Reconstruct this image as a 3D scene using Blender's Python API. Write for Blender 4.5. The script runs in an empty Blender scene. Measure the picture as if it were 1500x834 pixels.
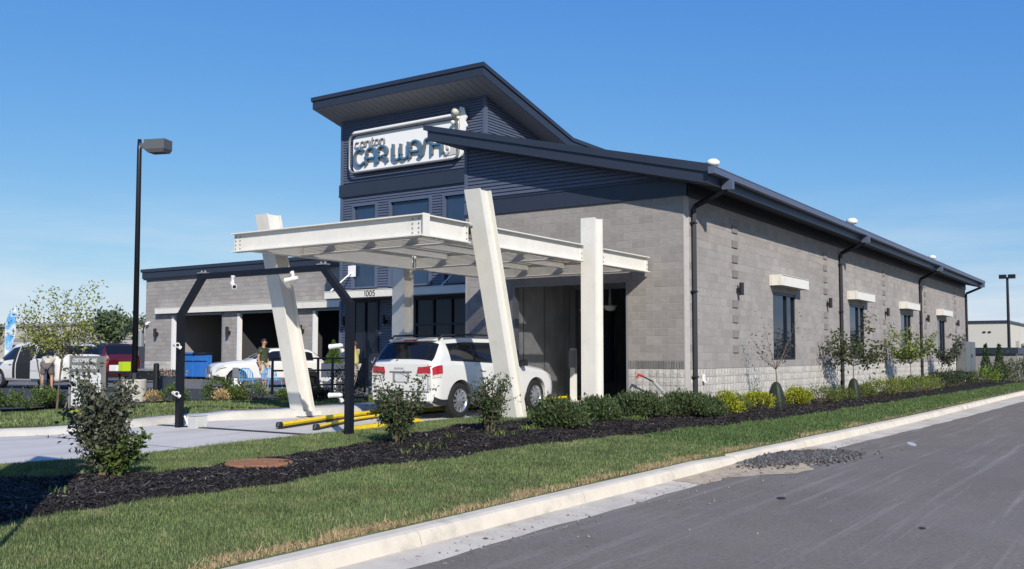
import bpy, bmesh, math, random
import numpy as np
from mathutils import Vector, Matrix
R = math.radians
rng = np.random.default_rng(7); random.seed(7)
S = bpy.context.scene
COL = S.collection
# ---------------------------------------------------------------- camera
cam = bpy.data.cameras.new('camera'); cam_o = bpy.data.objects.new('camera', cam); COL.objects.link(cam_o)
cam.sensor_width = 36; cam.lens = 36 * 1400 / 1500; cam.shift_y = 26 / 1500; cam.clip_end = 3000; cam.clip_start = .1
cam_o.location = (-21.72, -9.47, 1.366)
cam_o.rotation_euler = (R(90) + math.atan(.055), 0, R(-56))
S.camera = cam_o
# ---------------------------------------------------------------- sky and sun
SUN = Vector((1, 1.2, -.94)).normalized()
W = bpy.data.worlds.new('World'); S.world = W; W.use_nodes = True
wn = W.node_tree.nodes; wl = W.node_tree.links; wn.clear()
wo = wn.new('ShaderNodeOutputWorld'); bg = wn.new('ShaderNodeBackground'); sky = wn.new('ShaderNodeTexSky')
sky.sky_type = 'NISHITA'; sky.sun_disc = False
sky.sun_elevation = math.asin(-SUN.z); sky.sun_rotation = math.atan2(-SUN.x, -SUN.y)
sky.altitude = 100; sky.air_density = 1.0; sky.dust_density = .25; sky.ozone_density = 2.2
# thin streaks of high cloud low over the horizon
tc = wn.new('ShaderNodeTexCoord'); mp = wn.new('ShaderNodeMapping'); mp.inputs['Scale'].default_value = (1.6, 1.6, 13)
nz = wn.new('ShaderNodeTexNoise'); nz.inputs['Scale'].default_value = 2.1; nz.inputs['Detail'].default_value = 7; nz.inputs['Roughness'].default_value = .62
cr = wn.new('ShaderNodeValToRGB'); cr.color_ramp.elements[0].position = .40; cr.color_ramp.elements[1].position = .78
sp = wn.new('ShaderNodeSeparateXYZ'); mr = wn.new('ShaderNodeMapRange')
mr.inputs['From Min'].default_value = .02; mr.inputs['From Max'].default_value = .17; mr.inputs['To Min'].default_value = .85; mr.inputs['To Max'].default_value = 0
mu = wn.new('ShaderNodeMath'); mu.operation = 'MULTIPLY'
mxw = wn.new('ShaderNodeMixRGB'); mxw.inputs[2].default_value = (7.5, 7.9, 8.4, 1)
wl.new(tc.outputs['Generated'], mp.inputs[0]); wl.new(mp.outputs[0], nz.inputs['Vector']); wl.new(nz.outputs['Fac'], cr.inputs[0])
wl.new(tc.outputs['Generated'], sp.inputs[0]); wl.new(sp.outputs['Z'], mr.inputs['Value'])
wl.new(cr.outputs[0], mu.inputs[0]); wl.new(mr.outputs[0], mu.inputs[1]); wl.new(mu.outputs[0], mxw.inputs[0])
# phone-camera rendering of a clear sky: deeper blue overhead, milder glare at the horizon (per-channel response)
KS_ = .085 * 2 ** .35; sep = wn.new('ShaderNodeSeparateColor'); com = wn.new('ShaderNodeCombineColor'); wl.new(sky.outputs[0], sep.inputs[0])
for i_, (a_, g_) in enumerate(((.672, 1.154), (.722, .764), (.869, .293))):
    pw = wn.new('ShaderNodeMath'); pw.operation = 'POWER'; pw.inputs[1].default_value = g_; ml = wn.new('ShaderNodeMath'); ml.operation = 'MULTIPLY'; ml.inputs[1].default_value = a_ * KS_ ** g_ / KS_
    wl.new(sep.outputs[i_], pw.inputs[0]); wl.new(pw.outputs[0], ml.inputs[0]); wl.new(ml.outputs[0], com.inputs[i_])
wl.new(com.outputs[0], mxw.inputs[1]); wl.new(mxw.outputs[0], bg.inputs[0]); wl.new(bg.outputs[0], wo.inputs[0])
bg.inputs[1].default_value = .085
sl = bpy.data.lights.new('sun', 'SUN'); sl.energy = 4.0; sl.angle = R(.53); sl.color = (1, .94, .85)
so = bpy.data.objects.new('sun', sl); COL.objects.link(so); so.rotation_euler = SUN.to_track_quat('-Z', 'Y').to_euler()
so.location = (-30, -30, 40)
S.view_settings.view_transform = 'Standard'; S.view_settings.look = 'None'; S.view_settings.gamma = 1
S.view_settings.exposure = .35; S.view_settings.use_curve_mapping = False
S.cycles.max_bounces = 6; S.cycles.transparent_max_bounces = 12
# ---------------------------------------------------------------- materials
MATS = {}
def nd(nt, t, **k):
    n = nt.nodes.new(t)
    for a, b in k.items():
        if a in n.inputs: n.inputs[a].default_value = b
        else: setattr(n, a, b)
    return n
def mat(name, col, rough=.6, metal=0, var=.0, scale=4, bump=0, bscale=60, rnd=0, obj=0, spec=.5, coat=0, emit=None, trans=0, stretch=None, col2=None, c2=(.5, .7), c2scale=2, alpha=1, tl=0):
    """var: soft blotches, rnd: shade per loose piece, obj: shade per object, col2: second colour in noise patches."""
    if name in MATS: return MATS[name]
    m = bpy.data.materials.new(name); m.use_nodes = True; nt = m.node_tree; L = nt.links
    b = nt.nodes['Principled BSDF']; out = nt.nodes['Material Output']
    b.inputs['Roughness'].default_value = rough; b.inputs['Metallic'].default_value = metal
    b.inputs['Specular IOR Level'].default_value = spec
    if coat: b.inputs['Coat Weight'].default_value = coat; b.inputs['Coat Roughness'].default_value = .04
    if trans: b.inputs['Transmission Weight'].default_value = trans
    if emit: b.inputs['Emission Color'].default_value = (*emit[:3], 1); b.inputs['Emission Strength'].default_value = emit[3]
    if alpha < 1: b.inputs['Alpha'].default_value = alpha
    rgb = nd(nt, 'ShaderNodeRGB'); rgb.outputs[0].default_value = (*col, 1); cur = rgb.outputs[0]
    tcn = nd(nt, 'ShaderNodeTexCoord'); vec = tcn.outputs['Object']
    if stretch:
        mpn = nd(nt, 'ShaderNodeMapping'); mpn.inputs['Scale'].default_value = stretch; L.new(vec, mpn.inputs[0]); vec = mpn.outputs[0]
    if col2:
        n = nd(nt, 'ShaderNodeTexNoise', Scale=c2scale, Detail=6, Roughness=.65); L.new(vec, n.inputs['Vector'])
        r = nd(nt, 'ShaderNodeValToRGB'); r.color_ramp.elements[0].position = c2[0]; r.color_ramp.elements[1].position = c2[1]
        L.new(n.outputs['Fac'], r.inputs[0]); x = nd(nt, 'ShaderNodeMixRGB'); x.inputs[2].default_value = (*col2, 1)
        L.new(r.outputs[0], x.inputs[0]); L.new(cur, x.inputs[1]); cur = x.outputs[0]
    def vary(fac_out, amt):
        nonlocal cur
        r = nd(nt, 'ShaderNodeMapRange'); r.inputs['To Min'].default_value = 1 - amt; r.inputs['To Max'].default_value = 1 + amt
        L.new(fac_out, r.inputs['Value']); x = nd(nt, 'ShaderNodeMixRGB', blend_type='MULTIPLY'); x.inputs[0].default_value = 1
        L.new(cur, x.inputs[1]); L.new(r.outputs[0], x.inputs[2]); cur = x.outputs[0]
    if var:
        n = nd(nt, 'ShaderNodeTexNoise', Scale=scale, Detail=8, Roughness=.7); L.new(vec, n.inputs['Vector'])
        r = nd(nt, 'ShaderNodeMapRange'); r.inputs['From Min'].default_value = .3; r.inputs['From Max'].default_value = .7; L.new(n.outputs['Fac'], r.inputs['Value'])
        vary(r.outputs[0], var)
    if rnd:
        g = nd(nt, 'ShaderNodeNewGeometry'); vary(g.outputs['Random Per Island'], rnd)
    if obj:
        g = nd(nt, 'ShaderNodeObjectInfo'); vary(g.outputs['Random'], obj)
    L.new(cur, b.inputs['Base Color'])
    if bump:
        n = nd(nt, 'ShaderNodeTexNoise', Scale=bscale, Detail=6, Roughness=.7); L.new(vec, n.inputs['Vector'])
        bp = nd(nt, 'ShaderNodeBump', Strength=min(1, bump), Distance=.02 * max(1, bump)); L.new(n.outputs['Fac'], bp.inputs['Height']); L.new(bp.outputs[0], b.inputs['Normal'])
    if tl:
        t = nd(nt, 'ShaderNodeBsdfTranslucent'); L.new(cur, t.inputs[0]); ms = nd(nt, 'ShaderNodeMixShader'); ms.inputs[0].default_value = tl
        L.new(b.outputs[0], ms.inputs[1]); L.new(t.outputs[0], ms.inputs[2]); L.new(ms.outputs[0], out.inputs[0])
    MATS[name] = m; return m
M = mat
BLOCK = M('grey block', (.290, .266, .246), .9, var=.10, scale=9, bump=.5, bscale=70, obj=.10, spec=.2)
BLOCKS = M('grey block side', (.305, .282, .264), .9, col2=(.345, .325, .31), c2=(.45, .7), c2scale=.9, var=.10, scale=9, bump=.5, bscale=70, rnd=.09, spec=.2)
SPLIT = M('pale split block', (.50, .475, .43), .95, var=.22, scale=14, bump=1, bscale=30, rnd=.12, spec=.15)
ACC = M('accent block', (.235, .215, .20), .9, var=.12, scale=9, bump=.5, obj=.1, spec=.2)
MORTAR = M('mortar', (.33, .305, .285), .95, var=.1, scale=20, spec=.1)
SOLDIER = M('fluted block', (.20, .188, .178), .95, var=.2, scale=30, bump=.8, bscale=50, rnd=.2, spec=.1)
NAVY = M('navy siding', (.088, .106, .158), .45, var=.08, scale=3, spec=.5)
NAVYT = M('navy trim', (.026, .033, .050), .42, var=.08, scale=2, spec=.5)
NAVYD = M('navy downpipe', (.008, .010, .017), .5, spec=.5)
SOFFIT = M('soffit panel', (.060, .064, .076), .5, spec=.4)
ROOFM = M('roof metal', (.05, .06, .08), .4, metal=.3)
CREAM = M('cream painted steel', (.72, .69, .62), .45, col2=(.60, .565, .49), c2=(.58, .82), c2scale=3.5, var=.06, scale=2.5, bump=.06, bscale=30, spec=.4)
CREAMD = M('cream bolt', (.25, .24, .22), .5)
DECK = M('roof deck', (.20, .20, .15), .6, var=.15, scale=3, col2=(.22, .11, .07), c2=(.50, .56), c2scale=.75)
GLASS = M('window glass', (.008, .013, .024), .05, spec=.35, var=.3, scale=.6)
GLASSB = M('blue window glass', (.022, .042, .080), .06, spec=.8, var=.25, scale=.5)
FRAME = M('dark frame', (.014, .017, .024), .4)
WHITE = M('white paint', (.78, .77, .74), .5, var=.04)
BLACK = M('black paint', (.010, .011, .014), .38, var=.1)
CONC = M('pale concrete', (.50, .475, .425), .9, var=.13, scale=1.3, bump=.25, bscale=80, spec=.2, col2=(.37, .34, .29), c2=(.55, .75), c2scale=.9)
KERB = M('kerb concrete', (.62, .555, .45), .9, var=.13, scale=2.3, bump=.3, bscale=70, spec=.2, col2=(.36, .33, .275), c2=(.56, .74), c2scale=1.7)
GUTC = M('gutter concrete', (.60, .54, .44), .9, var=.14, scale=2, bump=.3, bscale=70, spec=.2, col2=(.38, .335, .265), c2=(.5, .72), c2scale=1.1)
DRIVE = M('drive concrete', (.57, .535, .49), .85, var=.10, scale=.8, bump=.2, bscale=60, spec=.25, stretch=(.35, 1.3, 1), col2=(.45, .425, .39), c2=(.5, .7), c2scale=1.2)
GREYM = M('grey metal', (.24, .25, .26), .45, metal=.2, var=.05)
INNER = M('tunnel lining', (.40, .41, .42), .6, var=.25, scale=1.5)
TIRE = M('tyre rubber', (.016, .016, .017), .8, spec=.3)
CHROME = M('alloy wheel', (.55, .56, .58), .28, metal=.85)
PAINT = M('white car paint', (.66, .65, .62), .28, coat=.8, var=.015)
CGLASS = M('car glass', (.008, .010, .016), .06, spec=.45)
BPLAST = M('black plastic', (.014, .015, .017), .55)
REDL = M('red lamp lens', (.36, .008, .014), .15, coat=.7, var=.2, scale=14)
CLEARL = M('clear lamp lens', (.50, .49, .46), .12, coat=.6, var=.3, scale=20)
# ---------------------------------------------------------------- mesh helpers
def fast_mesh(name, V, F):
    V = np.asarray(V, np.float32); F = np.asarray(F, np.int32); me = bpy.data.meshes.new(name)
    me.vertices.add(len(V)); me.vertices.foreach_set('co', V.ravel()); m, k = F.shape
    me.loops.add(m * k); me.loops.foreach_set('vertex_index', F.ravel())
    me.polygons.add(m); me.polygons.foreach_set('loop_start', np.arange(0, m * k, k, dtype=np.int32)); me.polygons.foreach_set('loop_total', np.full(m, k, np.int32))
    me.update(calc_edges=True); return me
def wloc(o):
    v = Vector((0, 0, 0))
    while o: v += o.location; o = o.parent
    return v
def link(name, me, m, parent=None, smooth=False, world=True, kind=None):
    me.materials.append(m); o = bpy.data.objects.new(name, me); COL.objects.link(o)
    if parent:
        o.parent = parent
        if world: me.transform(Matrix.Translation(-wloc(parent)))
    if smooth: me.polygons.foreach_set('use_smooth', np.ones(len(me.polygons), bool))
    if kind: o['kind'] = kind
    return o
class MB:
    def __init__(s): s.v = []; s.f = []
    def add(s, vs, fs):
        n = len(s.v); s.v += [tuple(v) for v in vs]; s.f += [tuple(i + n for i in f) for f in fs]; return s
    def box(s, x0, x1, y0, y1, z0, z1):
        return s.add([(x0, y0, z0), (x1, y0, z0), (x1, y1, z0), (x0, y1, z0), (x0, y0, z1), (x1, y0, z1), (x1, y1, z1), (x0, y1, z1)],
                     [(0, 3, 2, 1), (4, 5, 6, 7), (0, 1, 5, 4), (1, 2, 6, 5), (2, 3, 7, 6), (3, 0, 4, 7)])
    def hexa(s, b, t):   # bottom and top quads, both counter-clockwise from above
        return s.add(list(b) + list(t), [(0, 3, 2, 1), (4, 5, 6, 7), (0, 1, 5, 4), (1, 2, 6, 5), (2, 3, 7, 6), (3, 0, 4, 7)])
    def prism(s, poly, axis, a0, a1):   # poly of 2-D points in the two other axes
        def p(q, a): return (a, q[0], q[1]) if axis == 'x' else (q[0], a, q[1]) if axis == 'y' else (q[0], q[1], a)
        n = len(poly)
        return s.add([p(q, a0) for q in poly] + [p(q, a1) for q in poly],
                     [tuple(range(n))[::-1], tuple(range(n, 2 * n))] + [(i, (i + 1) % n, n + (i + 1) % n, n + i) for i in range(n)])
    def tube(s, pts, r, n=8, closed=False, caps=True):
        pts = [Vector(p) for p in pts]; rs = r if isinstance(r, (list, tuple)) else [r] * len(pts); N = len(pts); base = len(s.v)
        up = Vector((0, 0, 1)); prev = None
        for i, p in enumerate(pts):
            d = (pts[(i + 1) % N] - pts[i - 1]) if closed else (pts[min(i + 1, N - 1)] - pts[max(i - 1, 0)])
            d = d.normalized() if d.length > 1e-9 else Vector((0, 0, 1))
            a = prev - d * prev.dot(d) if prev is not None else (up.cross(d) if abs(d.dot(up)) < .95 else Vector((1, 0, 0)).cross(d))
            if a.length < 1e-6: a = Vector((1, 0, 0)).cross(d)
            a.normalize(); prev = a; b = d.cross(a)
            for k in range(n):
                t = 2 * math.pi * k / n; s.v.append(tuple(p + a * math.cos(t) * rs[i] + b * math.sin(t) * rs[i]))
        for i in range(N if closed else N - 1):
            j = (i + 1) % N
            for k in range(n):
                l = (k + 1) % n; s.f.append((base + i * n + k, base + i * n + l, base + j * n + l, base + j * n + k))
        if caps and not closed:
            s.f.append(tuple(base + k for k in range(n))[::-1]); s.f.append(tuple(base + (N - 1) * n + k for k in range(n)))
        return s
    def cyl(s, p0, p1, r0, r1=None, n=14): return s.tube([p0, p1], [r0, r0 if r1 is None else r1], n)
    def lathe(s, c, prof, n=20):   # prof: (r, z) list
        b = len(s.v); N = len(prof)
        for r, z in prof:
            for k in range(n): t = 2 * math.pi * k / n; s.v.append((c[0] + r * math.cos(t), c[1] + r * math.sin(t), c[2] + z))
        for i in range(N - 1):
            for k in range(n): l = (k + 1) % n; s.f.append((b + i * n + k, b + i * n + l, b + (i + 1) * n + l, b + (i + 1) * n + k))
        s.f.append(tuple(b + k for k in range(n))[::-1]); s.f.append(tuple(b + (N - 1) * n + k for k in range(n))); return s
    def mesh(s, name='m'):
        me = bpy.data.meshes.new(name); me.from_pydata(s.v, [], s.f); me.update(); return me
    def build(s, name, m, parent=None, smooth=False, world=True, kind=None, bevel=0, auto=0):
        me = s.mesh(name)
        if bevel or auto:
            bm = bmesh.new(); bm.from_mesh(me)
            if auto: bmesh.ops.recalc_face_normals(bm, faces=bm.faces)
            if bevel: bmesh.ops.bevel(bm, geom=[e for e in bm.edges if e.is_manifold and e.calc_face_angle(0) > .5], offset=bevel, segments=2, affect='EDGES', clamp_overlap=True)
            bm.to_mesh(me); bm.free(); me.update()
        return link(name, me, m, parent, smooth, world, kind)
def box(name, m, parent, x0, x1, y0, y1, z0, z1, **k): return MB().box(x0, x1, y0, y1, z0, z1).build(name, m, parent, **k)
def tag(o, label, cat, group=None, kind=None):
    o['label'] = label; o['category'] = cat
    if group: o['group'] = group
    if kind: o['kind'] = kind
    return o
def thing(name, label, cat, loc=(0, 0, 0), rz=0, group=None):
    o = bpy.data.objects.new(name, None); COL.objects.link(o); o.location = loc; o.rotation_euler = (0, 0, rz); o.empty_display_size = .3
    return tag(o, label, cat, group)
def struct(o): o['kind'] = 'structure'; return o
def copy_tree(o, parent=None):
    c = o.copy(); COL.objects.link(c); c.parent = parent
    for ch in list(o.children): copy_tree(ch, c)
    return c
def solid_mods(o):   # apply an object's modifiers without operators
    dg = bpy.context.evaluated_depsgraph_get(); me = bpy.data.meshes.new_from_object(o.evaluated_get(dg)); old = o.data
    o.modifiers.clear(); o.data = me; return o
# ---------------------------------------------------------------- lie of the land
def hk(x): return np.interp(x, [-60, -8, -3, 6, 30, 60, 200], [-.12, -.10, -.15, -.22, -.34, -.45, -.6])
def zt(x): return np.interp(x, [-40, -14, -11, -8.5, -4, -1, 6, 20, 41, 60, 200], [-.06, -.03, .0, .12, .13, .02, -.1, -.18, -.25, -.4, -.6])
def T(x, y):
    s = np.clip((np.asarray(y) + 4.1) / 4.3, 0, 1); s = s * s * (3 - 2 * s)
    return hk(x) * (1 - s) + zt(x) * s
def zd(x): return np.interp(x, [-60, -12, -7, 90], [-.08, -.08, .06, .06])
NEAR = ([-60, -25, -17, -15, -12, -10.9, -9.66, -8.55, -7.5, -5.2, -4, -1.4, 7.2, 17, 37, 70], [-1.4, -1.4, -1.42, -1.36, -1.32, -1.49, -1.71, -1.89, -1.95, -2.16, -2.3, -2.25, -2.1, -2.12, -2.3, -2.3])
FAR = ([-60, -17.5, -16, -15.3, -14.2, -12.1, -10.8, -8.5, -6.9, -5.3, -4.6, -.2, -.1, 70], [1.5, 1.5, 1.37, .72, .25, .6, .5, .75, .5, .55, 1.6, 1.65, .2, .2])
def wob(x): return .05 * np.sin(x * 2.3) + .035 * np.sin(x * 5.9 + 1) + .02 * np.sin(x * 13.1 + 2)
def bed_near(x): return np.interp(x, *NEAR) + wob(np.asarray(x))
def bed_far(x): return np.interp(x, *FAR) + .6 * wob(np.asarray(x) + 9)
def drive_near(x): return np.interp(x, [-60, -16, -10.5, -9, -7.5, 0], [2.8, 2.75, 2.4, 1.95, 1.85, 1.85])
# ================================================================ THE GROUND
GRASSM = M('lawn soil', (.085, .110, .045), .95, var=.3, scale=3, bump=.6, bscale=40, spec=.1, col2=(.13, .14, .07), c2=(.5, .7), c2scale=.8)
MULCH = M('mulch', (.022, .019, .018), .95, var=.5, scale=25, bump=1, bscale=45, spec=.15)
LOTM = M('dark lot asphalt', (.040, .042, .047), .85, var=.2, scale=3, bump=.4, bscale=120)
LOTL = M('worn lot paving', (.155, .145, .14), .9, var=.15, scale=.7, bump=.3, bscale=90, stretch=(1, .25, 1))
FIELD = M('far ground', (.10, .115, .06), .95, var=.3, scale=.05)
def asphalt():
    m = mat('road asphalt', (.178, .152, .124), .88, var=.16, scale=.55, spec=.25); nt = m.node_tree; L = nt.links; b = nt.nodes['Principled BSDF']
    src = b.inputs['Base Color'].links[0].from_socket; cur = src; tcn = nd(nt, 'ShaderNodeTexCoord')
    def layer(sc, stretch, lo, hi, colr, amt, rot=0, det=6):
        nonlocal cur
        mpn = nd(nt, 'ShaderNodeMapping'); mpn.inputs['Scale'].default_value = stretch; mpn.inputs['Rotation'].default_value = (0, 0, rot)
        L.new(tcn.outputs['Object'], mpn.inputs[0]); n = nd(nt, 'ShaderNodeTexNoise', Scale=sc, Detail=det, Roughness=.7); L.new(mpn.outputs[0], n.inputs['Vector'])
        r = nd(nt, 'ShaderNodeMapRange'); r.inputs['From Min'].default_value = lo; r.inputs['From Max'].default_value = hi; r.inputs['To Max'].default_value = amt
        L.new(n.outputs['Fac'], r.inputs['Value']); x = nd(nt, 'ShaderNodeMixRGB'); x.inputs[2].default_value = (*colr, 1)
        L.new(r.outputs[0], x.inputs[0]); L.new(cur, x.inputs[1]); cur = x.outputs[0]
    layer(1.2, (.10, 4.5, 1), .55, .74, (.42, .385, .345), .45, R(4))      # tyre scuffs along the road
    layer(1.1, (.22, 4.6, 1), .58, .74, (.42, .385, .345), .45, R(-20)); layer(34, (1, 1, 1), .45, .75, (.30, .265, .225), .55, det=3); layer(23, (1, 1, 1), .55, .75, (.075, .066, .056), .6, det=3)
    layer(.45, (1, 1, 1), .52, .75, (.21, .195, .185), .5)
    layer(95, (1, 1, 1), .60, .70, (.24, .23, .22), .55, det=2)      # aggregate
    layer(60, (1, 1, 1), .30, .40, (.035, .035, .037), -0.0, det=2)
    L.new(cur, b.inputs['Base Color'])
    n = nd(nt, 'ShaderNodeTexNoise', Scale=140, Detail=3); L.new(tcn.outputs['Object'], n.inputs['Vector'])
    bp = nd(nt, 'ShaderNodeBump', Strength=.5, Distance=.008); L.new(n.outputs['Fac'], bp.inputs['Height']); L.new(bp.outputs[0], b.inputs['Normal'])
    return m
ROADM = asphalt()
def sheet(name, xs, y0, y1, ny, zf, m, skirt=0, skirt0=0):
    """grid between two border lines y0(x), y1(x), height zf(x, y)"""
    xs = np.asarray(xs, float); t = np.linspace(0, 1, ny); a = y0(xs)[:, None]; b = y1(xs)[:, None]; Y = a + (b - a) * t; X = np.repeat(xs[:, None], ny, 1); Z = zf(X, Y)
    if skirt:
        X = np.hstack([X, X[:, -1:]]); Y = np.hstack([Y, Y[:, -1:] + .03]); Z = np.hstack([Z, Z[:, -1:] - skirt]); ny += 1
    if skirt0:
        X = np.hstack([X[:, :1], X]); Y = np.hstack([Y[:, :1] - .004, Y]); Z = np.hstack([Z[:, :1] - skirt0, Z]); ny += 1
    V = np.stack([X, Y, Z], -1).reshape(-1, 3); n = len(xs); i = np.arange(n - 1)[:, None] * ny + np.arange(ny - 1)
    F = np.stack([i, i + ny, i + ny + 1, i + 1], -1).reshape(-1, 4)
    return link(name, fast_mesh(name, V, F), m, smooth=True)
cst = lambda v: (lambda x: np.full_like(np.asarray(x, float), v))
bumpy = lambda x, y: .012 * np.sin(x * 1.7 + y) + .008 * np.sin(y * 3.1 - x * .7)
struct(link('ground', fast_mesh('ground', [(-900, -900, -.8), (900, -900, -.8), (900, 900, -.8), (-900, 900, -.8)], [(0, 1, 2, 3)]), FIELD))
XS = np.concatenate([np.arange(-60, -20, 2), np.arange(-20, 8, .25), np.arange(8, 45, 1), np.arange(45, 301, 8)])
def asph_edge(x): return np.interp(x, [-60, -9, -7.5, -5.2, -4.2, 3, 12, 24, 300], [-4.66, -4.7, -5.2, -5.0, -4.68, -4.85, -5.0, -5.15, -5.2]) + .018 * np.sin(np.asarray(x) * 2.1) + .012 * np.sin(np.asarray(x) * 5.3)
def zroad(x, y): return hk(x) - .15
struct(sheet('road', XS, cst(-60.), asph_edge, 8, zroad, ROADM))
struct(sheet('gutter_strip', XS, lambda x: asph_edge(x) - .4, cst(-4.05), 6, lambda x, y: hk(x) - .155 + .01 * np.clip((y + 4.75) / .2, 0, 1) + .012 * np.clip((y + 4.6) / .3, 0, 1), GUTC))
XL = np.concatenate([np.arange(-60, -20, 2), np.arange(-20, -.3, .25)])
lawn_z = lambda x, y: T(x, y) + bumpy(x, y) * np.clip((y + 4.1) / .8, 0, 1)
struct(sheet('lawn', XL, cst(-4.08), drive_near, 40, lawn_z, GRASSM, .4, .3))
struct(sheet('lawn', np.concatenate([np.arange(-.5, 45, .5), np.arange(45, 300, 8)]), cst(-4.08), cst(.3), 24, lawn_z, GRASSM))
XB = np.concatenate([np.arange(-60, -20, 1), np.arange(-20, 8, .12), np.arange(8, 70, .5)])
def mulch_z(x, y):
    a = bed_near(x); b = bed_far(x); e = np.minimum(y - a, b - y); q = np.clip(e / .25, 0, 1)
    return T(x, y) + bumpy(x, y) - .02 + q * (.065 + .02 * np.sin(x * 7 + y * 5) * np.sin(y * 9 - x * 3))
struct(sheet('mulch_bed', XB, bed_near, bed_far, 26, mulch_z, MULCH))
# ---- concrete drive with its far kerb
DFAR = ([-60, -30, -12.7, -11.6, -9.5, -8.6, -7.9, -7.2, 0], [9.5, 8.6, 7.5, 7.0, 7.05, 6.6, 5.85, 5.55, 5.55])
def drive_far(x): return np.interp(x, *DFAR)
struct(sheet('driveway', XL, lambda x: drive_near(x) - .15, lambda x: drive_far(x) + .1, 14, lambda x, y: zd(x), DRIVE))
lines = MB()
for x in (-26, -22.5, -19, -15.5, -12.2): lines.add([(x, float(drive_near(x)), -.0765), (x + .018, float(drive_near(x)), -.0765), (x + .018, float(drive_far(x)), -.0765), (x, float(drive_far(x)), -.0765)], [(0, 1, 2, 3)])
struct(lines.build('drive_joints', M('joint', (.10, .10, .095), .95)))
xs = np.concatenate([np.arange(-60, -14, 2), np.arange(-14, .01, .2)]); prof = [(-.02, -.1), (0, 0), (.05, .09), (.10, .13), (.17, .145), (.20, .148), (.24, .148), (.25, -.1)]
V = []; n = len(prof)
for x in xs:
    wd = float(np.interp(x, [-60, -10, -8, 0], [1, 1, 3.6, 3.6])); h = float(np.interp(x, [-60, -10, -8, 0], [.85, .9, .95, .85]))
    for a, z in prof: V.append((x, float(drive_far(x)) + (a if a < .19 else .19 + (a - .19) * wd * 3.2), float(zd(x)) + z * h + .03 * (x > -8.5 and z > .12)))
F = [(i * n + j, i * n + j + 1, (i + 1) * n + j + 1, (i + 1) * n + j) for i in range(len(xs) - 1) for j in range(n - 1)]
struct(link('drive_kerb', fast_mesh('drive_kerb', V, F), CONC, smooth=True))
# ---- street kerb in cast lengths
kb = struct(box('kerb', KERB, None, -60, 290, -4.28, -4.10, -.95, -.80))
KX = [-60, -45, -33, -27, -24.4, -21.4, -18.4, -15.4, -12.6, -9.3, -8.05]
K2 = [-4.75, -2.4, .6, 3.6, 6.6, 9.6, 12.6, 15.6, 18.6, 21.6, 26, 32, 40, 50, 65, 90, 130, 200, 290]
PROF = [(-4.06, -.3), (-4.06, -.005), (-4.085, .0), (-4.19, -.004), (-4.235, -.018), (-4.262, -.05), (-4.30, -.158), (-4.30, -.3)]
def kerb_piece(x0, x1, dz=0, dy=0, drop=0):
    V = []; q = max(2, int((x1 - x0) / .5)); n = len(PROF); xx = np.linspace(x0 + .006, x1 - .006, q)
    for x in xx:
        e = drop * np.clip((x - (x1 - .55)) / .55, 0, 1) ** 2
        for y, z in PROF: V.append((x, y + dy + .006 * math.sin(x * 1.3), float(hk(x)) + (z if z < -.2 else max(z + dz - e, -.17))))
    F = [(i * n + j, i * n + j + 1, (i + 1) * n + j + 1, (i + 1) * n + j) for i in range(q - 1) for j in range(n - 1)]
    me = bpy.data.meshes.new('kerb_segment'); me.from_pydata(V, [], F + [tuple(range(n)), tuple(range((q - 1) * n, q * n))[::-1]]); me.update()
    link('kerb_segment', me, KERB, kb)
for a, b in zip(KX[:-1], KX[1:]): kerb_piece(a, b, drop=.04 if b == -8.05 else 0)
kerb_piece(-8.05, -4.75, -.012, .012)
for a, b in zip(K2[:-1], K2[1:]): kerb_piece(a, b)
# ---- lawn, planting bed and paving beyond the drive
BOUND = ([-60, -16, -9, -6, -3.5, -2, -.5, 1.2], [15, 13.6, 13.0, 12.6, 11.6, 10.3, 9.0, 8.2])
def bound(x): return np.interp(x, *BOUND)
XN = np.concatenate([np.arange(-60, -20, 2), np.arange(-20, 1.21, .3)])
struct(sheet('far_lawn', XN, lambda x: drive_far(x) + .22, bound, 16, lambda x, y: np.interp(x, [-60, -10, -8, 0], [.055, .06, .14, .14]) + bumpy(x, y), GRASSM))
struct(sheet('planting_bed', XN, lambda x: bound(x) - 1.0, lambda x: bound(x) - .05, 8, lambda x, y: np.full_like(x, .165) + bumpy(x, y), MULCH))
struct(link('parking_lot', fast_mesh('parking_lot', [(-60, 12.5, .09), (-9, 12.5, .09), (-2, 9.5, .09), (1.2, 7.2, .09), (140, 7.2, .09), (140, 200, .09), (-60, 200, .09)][:], [(0, 1, 2, 3, 4, 5, 6)]), LOTM))
struct(link('paving', fast_mesh('paving', [(1.0, 8.4, .094), (9.6, 8.4, .094), (9.6, 37, .094), (-.5, 37, .094), (1.6, 20, .094)], [(0, 1, 2, 3, 4)]), LOTL))
# ================================================================ BUILDINGS
CH = .2032; BL = .4064
def lap_rows(mb, plane, a, z0, z1, spans, pitch=.1016, proud=.032):
    """horizontal lap siding; plane 'x': wall at x=a facing -x, rows run along y; plane 'y': wall at y=a facing -y. spans(zc) -> list of (s0, s1)"""
    z = z0
    while z < z1 - .01:
        t = min(z + pitch, z1)
        for s0, s1 in spans((z + t) / 2):
            if s1 - s0 < .02: continue
            P = [(a - proud, z + .032), (a - proud * .9, t), (a + .02, t), (a + .02, z), (a + .012, z), (a + .012, z + .026)]
            n = len(P)
            f = (lambda q, s: (q[0], s, q[1])) if plane == 'x' else (lambda q, s: (s, q[0], q[1]))
            mb.add([f(q, s0) for q in P] + [f(q, s1) for q in P], [tuple(range(n)), tuple(range(n, 2 * n))[::-1]] + [(i, n + i, n + (i + 1) % n, (i + 1) % n) for i in range(n)])
        z = t
    return mb
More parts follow.
